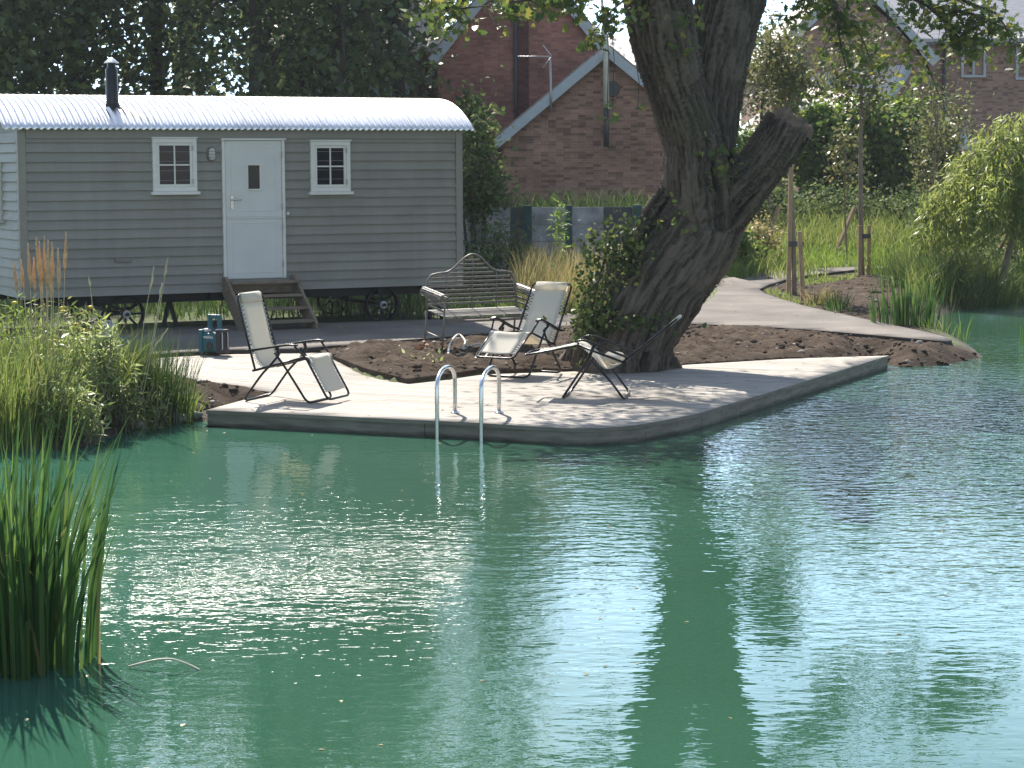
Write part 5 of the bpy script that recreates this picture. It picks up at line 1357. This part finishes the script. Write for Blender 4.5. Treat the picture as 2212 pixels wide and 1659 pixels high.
def clump(name, label, x, y, n, spread, h, w, lean, mat, group, flip=None, off=(0, 0), segs=4, zoff=0., water=False, cat='plant'):
    b = P(x, y, WZ) if water else G(x, y)
    t = thing(name, label, cat, b, 0, group)
    q = np.array(b) + np.column_stack([np.clip(rng.normal(size=(n, 2)), -2, 2) * np.array(spread), np.zeros(n)])
    if not water: q[:, 2] = Hz(q[:, 0], q[:, 1])
    q[:, 2] -= .05
    az = np.arctan2(q[:, 1] - b.y + rng.normal(size=n) * spread[1] * .6, q[:, 0] - b.x + rng.normal(size=n) * spread[0] * .6)
    local_parent(blades('foliage', q, h * rng.uniform(.55, 1.12, n), w * rng.uniform(.7, 1.2, n), lean * rng.uniform(.2, 1.7, n), mat, None, segs, az), t)
    return t
# foreground iris bed standing in the pond
IG = 'yellow flag iris clumps standing in the pond'
fi = clump('iris_clump', 'big upright iris clump in the water at the near left', 45, 1440, 250, (.17, .15), 1.36, .034, .2, 'iris', IG, water=True, segs=6)
q = np.array(fi.location) + np.column_stack([np.clip(rng.normal(size=(10, 2)), -2, 2) * np.array((.2, .15)), np.full(10, -.05)])
local_parent(blades('dead_leaf', q, rng.uniform(.6, 1.25, 10), .026, rng.uniform(.3, .8, 10), 'dry', None, 6), fi)
fi2 = clump('iris_clump', 'edge part of the near left iris, cut by the picture edge', -70, 1440, 120, (.16, .16), 1.35, .037, .14, 'iris', IG, water=True, segs=6)
clump('iris_clump', 'tall iris clump at the water beside the point of the path', 1965, 704, 130, (.26, .12), .82, .032, .14, 'iris', IG, water=False)
clump('iris_clump', 'short iris tuft in the soil bed below the iris bed sapling', 1815, 678, 26, (.1, .06), .36, .02, .2, 'iris', IG)
clump('iris_clump', 'few iris blades at the tip of the path', 2078, 735, 9, (.06, .05), .5, .02, .25, 'iris', IG, water=True)
clump('iris_clump', 'lone iris blades rising from open water at the right edge', 2206, 745, 5, (.04, .04), .5, .025, .25, 'iris', IG, water=True)
RG = 'rush and sedge tufts round the pond'
clump('rush_tuft', 'brownish sedge tuft beside the three-staked sapling', 1772, 660, 160, (.12, .07), .42, .013, .35, 'dry', RG)
clump('rush_tuft', 'dark green rush tuft right of the brownish sedge', 1806, 670, 130, (.1, .06), .4, .014, .25, 'rush', RG)
for k, (x, y, n, h, lb_) in enumerate(((1985, 622, 420, .8, 'dark rush tuft right of the staked sapling'), (2045, 640, 520, .95, 'largest dark rush tuft behind the iris'), (2125, 648, 520, .9, 'dark rush tuft below the willow'), (2200, 645, 480, .9, 'dark rush tuft at the right edge below the willow'), (1925, 592, 320, .65, 'light green rush tuft between sapling stakes and rushes'))):
    clump('rush_tuft', lb_, x, y, n, (.34, .22), h, .016, .42, 'lush' if k == 4 else 'rush', RG)
grass_patch('grass', 'mossy green fringe along the inner edge of the path', [([(1650, 634), (1700, 655), (1760, 670), (1770, 662), (1710, 645), (1668, 628)], 260), ([(1720, 612), (1850, 598), (1850, 606), (1740, 622)], 420), ([(1500, 655), (1545, 622), (1555, 634), (1520, 664)], 260)], .12, .014, .6, 'lush', 3)
clump('rush_tuft', 'thin grassy tuft left of the tall iris in the soil bed', 1895, 690, 30, (.08, .06), .4, .012, .35, 'grass', RG)
clump('rush_tuft', 'fine grass tuft at the waterline by the path tip', 2030, 716, 40, (.12, .06), .35, .012, .4, 'grass', RG)
# left bank
clump('rush_tuft', 'tall dark green rush clump on the left bank beside the soil', 340, 898, 620, (.17, .12), .95, .011, .2, 'rush', RG)
clump('rush_tuft', 'second dark rush clump behind the left bank leaves', 255, 885, 520, (.25, .14), .9, .011, .3, 'rush', RG)
clump('rush_tuft', 'short bright grass tuft at the edge of the left soil triangle', 388, 893, 150, (.1, .06), .4, .013, .4, 'lush', RG)
clump('rush_tuft', 'light green grass tuft at the waterline of the left bank', 298, 922, 110, (.07, .05), .32, .012, .4, 'lush', RG)
clump('rush_tuft', 'dense green sedge at the left picture edge', 15, 935, 700, (.3, .18), 1.0, .014, .3, 'grass', RG)
clump('rush_tuft', 'green sedge behind the pale leafy plant on the left bank', 130, 890, 700, (.35, .2), 1.0, .013, .35, 'grass', RG)
grass_patch('grass', 'tangled green waterside growth below the willow', [([(1960, 640), (2060, 668), (2212, 650), (2330, 640), (2330, 560), (2000, 560), (1930, 590)], 5200)], .6, .02, .5, 'grass')
grass_patch('grass', 'rough bank growth behind the rushes on the far right', [([(1960, 570), (2330, 570), (2330, 500), (2000, 490)], 3600)], .6, .024, .5, 'grass')
bush('waterside_shrub', 'leafy shrub below the willow at the water', 2120, 590, 40, (1.0, .5, .5), 1900, .1, 'shrub', shape='quad')
bush('waterside_shrub', 'pale leafy shrub at the right edge below the willow', 2200, 570, 41, (.8, .5, .7), 1600, .1, 'birch', shape='quad')
# reed grass with orange heads
def seedheads(t, stems, mat, r=.022):
    st_, hd_ = MB(), MB()
    for a, b, hl in stems:
        a, b = Vector(a), Vector(b); m_ = a.lerp(b, .55) + Vector((rnd.uniform(-.03, .03), 0, 0)); cp = curve_pts([a, m_, b], 4)
        st_.tube(cp, .004, 5)
        d = (b - m_).normalized(); k = 6
        pts = [b - d * hl * (1 - i / k) for i in range(k + 1)]
        hd_.tube([p + Vector((rnd.uniform(-.006, .006), 0, 0)) for p in pts], [.004, r * .8, r, r * .9, r * .7, r * .45, .003], 7)
    local_parent(st_.build('stem', 'seed_tan'), t); local_parent(hd_.build('seed_head', mat), t)
b = G(85, 900); rg_ = thing('feather_reed_grass', 'tall reed grass with orange-tan seed heads on the left bank', 'grass clump', b)
stems = []
for x, y, hl in ((60, 525, .42), (78, 512, .45), (84, 520, .4), (95, 508, .5), (104, 518, .45), (112, 522, .4), (126, 535, .42), (142, 500, .4), (72, 555, .35), (90, 560, .38), (110, 560, .4), (45, 560, .3), (30, 565, .3)):
    D = 20.6 + rnd.uniform(-.25, .25); g = PD(95 + (x - 85) * .45, 890, D); stems.append(((g.x, g.y, .0), PD(x, y, D), hl))
seedheads(rg_, stems, 'seed_orange', .02)
q = np.array(b) + np.column_stack([rng.normal(size=(120, 2)) * .14, np.zeros(120)])
local_parent(blades('foliage', q, rng.uniform(.7, 1.25, 120), .011, rng.uniform(.05, .5, 120), 'grass', None, 5), rg_)
b = G(265, 880); rg2 = thing('meadow_grass', 'few thin tan grass stalks leaning in front of the hut wheel', 'grass clump', b)
stems = []
for x, y, hl, xb in ((363, 555, .22, 300), (333, 575, .25, 290), (350, 610, .16, 292), (192, 598, .1, 215), (362, 710, .25, 250)):
    D = 21 + rnd.uniform(-.2, .2); g = PD(xb, 860, D); stems.append(((g.x, g.y, .0), PD(x, y, D), hl))
seedheads(rg2, stems, 'seed_tan', .011)
def leafy(label, x, y, n_st, spread, h, per, size, mat, name='leafy_plant', group='leafy waterside plants on the left bank', flowers=0):
    b = G(x, y); t = thing(name, label, 'plant', b, 0, group); mb = MB(); pts = []; fl = []
    for k in range(n_st):
        a = b + Vector((rnd.gauss(0, spread[0]), rnd.gauss(0, spread[1]), -.05)); e = a + Vector((rnd.gauss(0, .12), rnd.gauss(0, .1), h * rnd.uniform(.6, 1.1)))
        mb.tube([a, a.lerp(e, .5) + Vector((.02, 0, 0)), e], [.006, .005, .002], 5)
        for j in range(per): pts.append(np.array(a.lerp(e, rnd.uniform(.12, 1))) + rng.normal(size=3) * .045)
        if k < flowers: fl.append(e)
    local_parent(mb.build('stem', 'bark_young'), t)
    local_parent(leaves('leaves', np.array(pts), size, mat, None, 'long' if size > .07 else 'quad', .5), t)
    for f in fl: local_parent(MB().lathe([(.004, -.02), (.03, 0), (.034, .006), (.012, .016)], f, 9).build('flower_head', 'petal_yellow'), t)
leafy('silvery pale leafy plant in the middle of the left bank', 185, 905, 60, (.2, .12), .95, 40, .11, 'pale')
leafy('pale leafy plant overhanging the water on the left bank', 140, 942, 44, (.22, .08), .6, 34, .1, 'pale')
leafy('green leafy plant with yellow flower heads behind the reed grass', 140, 862, 44, (.24, .15), 1.0, 30, .09, 'grass', flowers=12)
leafy('yellow-flowered ragwort at the left picture edge', 0, 880, 50, (.26, .15), 1.1, 32, .09, 'lush', flowers=14)
leafy('dark leafy plant low on the left bank at the water', 235, 920, 44, (.25, .08), .5, 30, .08, 'shrub')
leafy('young bright green climber shooting up before the panel wall', 1205, 640, 7, (.05, .05), 1.7, 46, .13, 'vine', 'climbing_plant', None)
for o in list(bpy.data.objects):
    if o.name.startswith('climbing_plant') and o.get('group') is None and 'group' in o.keys(): del o['group']
leafy('weedy plant with pale leaves under the far end of the bench', 1100, 690, 14, (.14, .1), .4, 20, .08, 'lush', 'weed', 'weeds by the path')
leafy('weedy plant in the soil by the bench leg', 945, 790, 6, (.08, .05), .16, 12, .06, 'pale', 'weed', 'weeds by the path')
# dead stems hanging at the water's edge under the left bank
mb = MB()
for x in (110, 140, 165, 180, 205, 90, 60, 195):
    a = G(x, 925); p = P(x + rnd.uniform(-8, 12), 965 + rnd.uniform(-4, 6), WZ); mb.tube([a + Vector((0, 0, .12)), a.lerp(p, .5) + Vector((0, 0, .1)), p + Vector((0, 0, -.03))], [.008, .007, .004], 5)
tag(mb.build('dead_stems', 'twig'), 'tangle of dead brown stems hanging into the water under the left bank', 'dead stems', kind='stuff')
q = np.concatenate([inpoly_pts(DECK, 34), inpoly_pts(soil1, 46), inpoly_pts(pathpoly, 40)])
zz = np.concatenate([np.full(34, .008) + zdeck(q[:34, 0], q[:34, 1]), Hz(q[34:80, 0], q[34:80, 1]) + .07, np.maximum(Hz(q[80:, 0], q[80:, 1]), 0) + .058])
tag(leaves('fallen_leaves', np.column_stack([q, zz]), .055, 'dry', None, 'oak', 9), 'scattered dry fallen oak leaves on deck, soil and path', 'fallen leaves', kind='stuff')
q = np.column_stack([rng.uniform(-3.5, 7, 130), rng.uniform(8.5, 22, 130)]); q = q[inside(SHORE, q[:, 0], q[:, 1]) & ~inside(DECK, q[:, 0], q[:, 1])]
tag(leaves('floating_leaves', np.column_stack([q, np.full(len(q), WZ + .004)]), .035, 'dry', None, 'quad', 30), 'tiny dry leaves and bits floating on the pond', 'floating leaves', kind='stuff')
# stones at the waterline
for k, (x, y, s, lb_) in enumerate(((295, 918, .11, 'rough pale stone at the waterline below the left grass tuft'), (375, 906, .13, 'larger pale stone at the waterline near the deck corner'), (420, 897, .08, 'dark stone between the bank and the deck corner'), (1700, 740, .05, 'small pale stone in the soil right of the oak'), (1960, 782, .05, 'tan stone at the tip of the soil by the deck'))):
    g = G(x, y); g.z = max(g.z, WZ + .02)
    tag(lumps('stone', [np.array(g)], [s], 'rock' , .55), lb_, 'stone', 'stones along the waterline' )

# ------------------------------------------------------------------ thin volume added to lift the darks like lens veil
hm = bpy.data.materials.new('veil_haze'); hm.use_nodes = True; hn = hm.node_tree.nodes; hn.clear()
ho = hn.new('ShaderNodeOutputMaterial'); pv = hn.new('ShaderNodeVolumePrincipled')
pv.inputs['Density'].default_value = .00035; pv.inputs['Color'].default_value = (.85, .92, 1, 1); pv.inputs['Anisotropy'].default_value = .2
hm.node_tree.links.new(pv.outputs[0], ho.inputs['Volume'])
hz_o = MB().box(-95, -32, -2.2, 95, 265, 16.5).build('veil_haze', 'rock'); hz_o.data.materials.clear(); hz_o.data.materials.append(hm); tag(hz_o, kind='stuff')
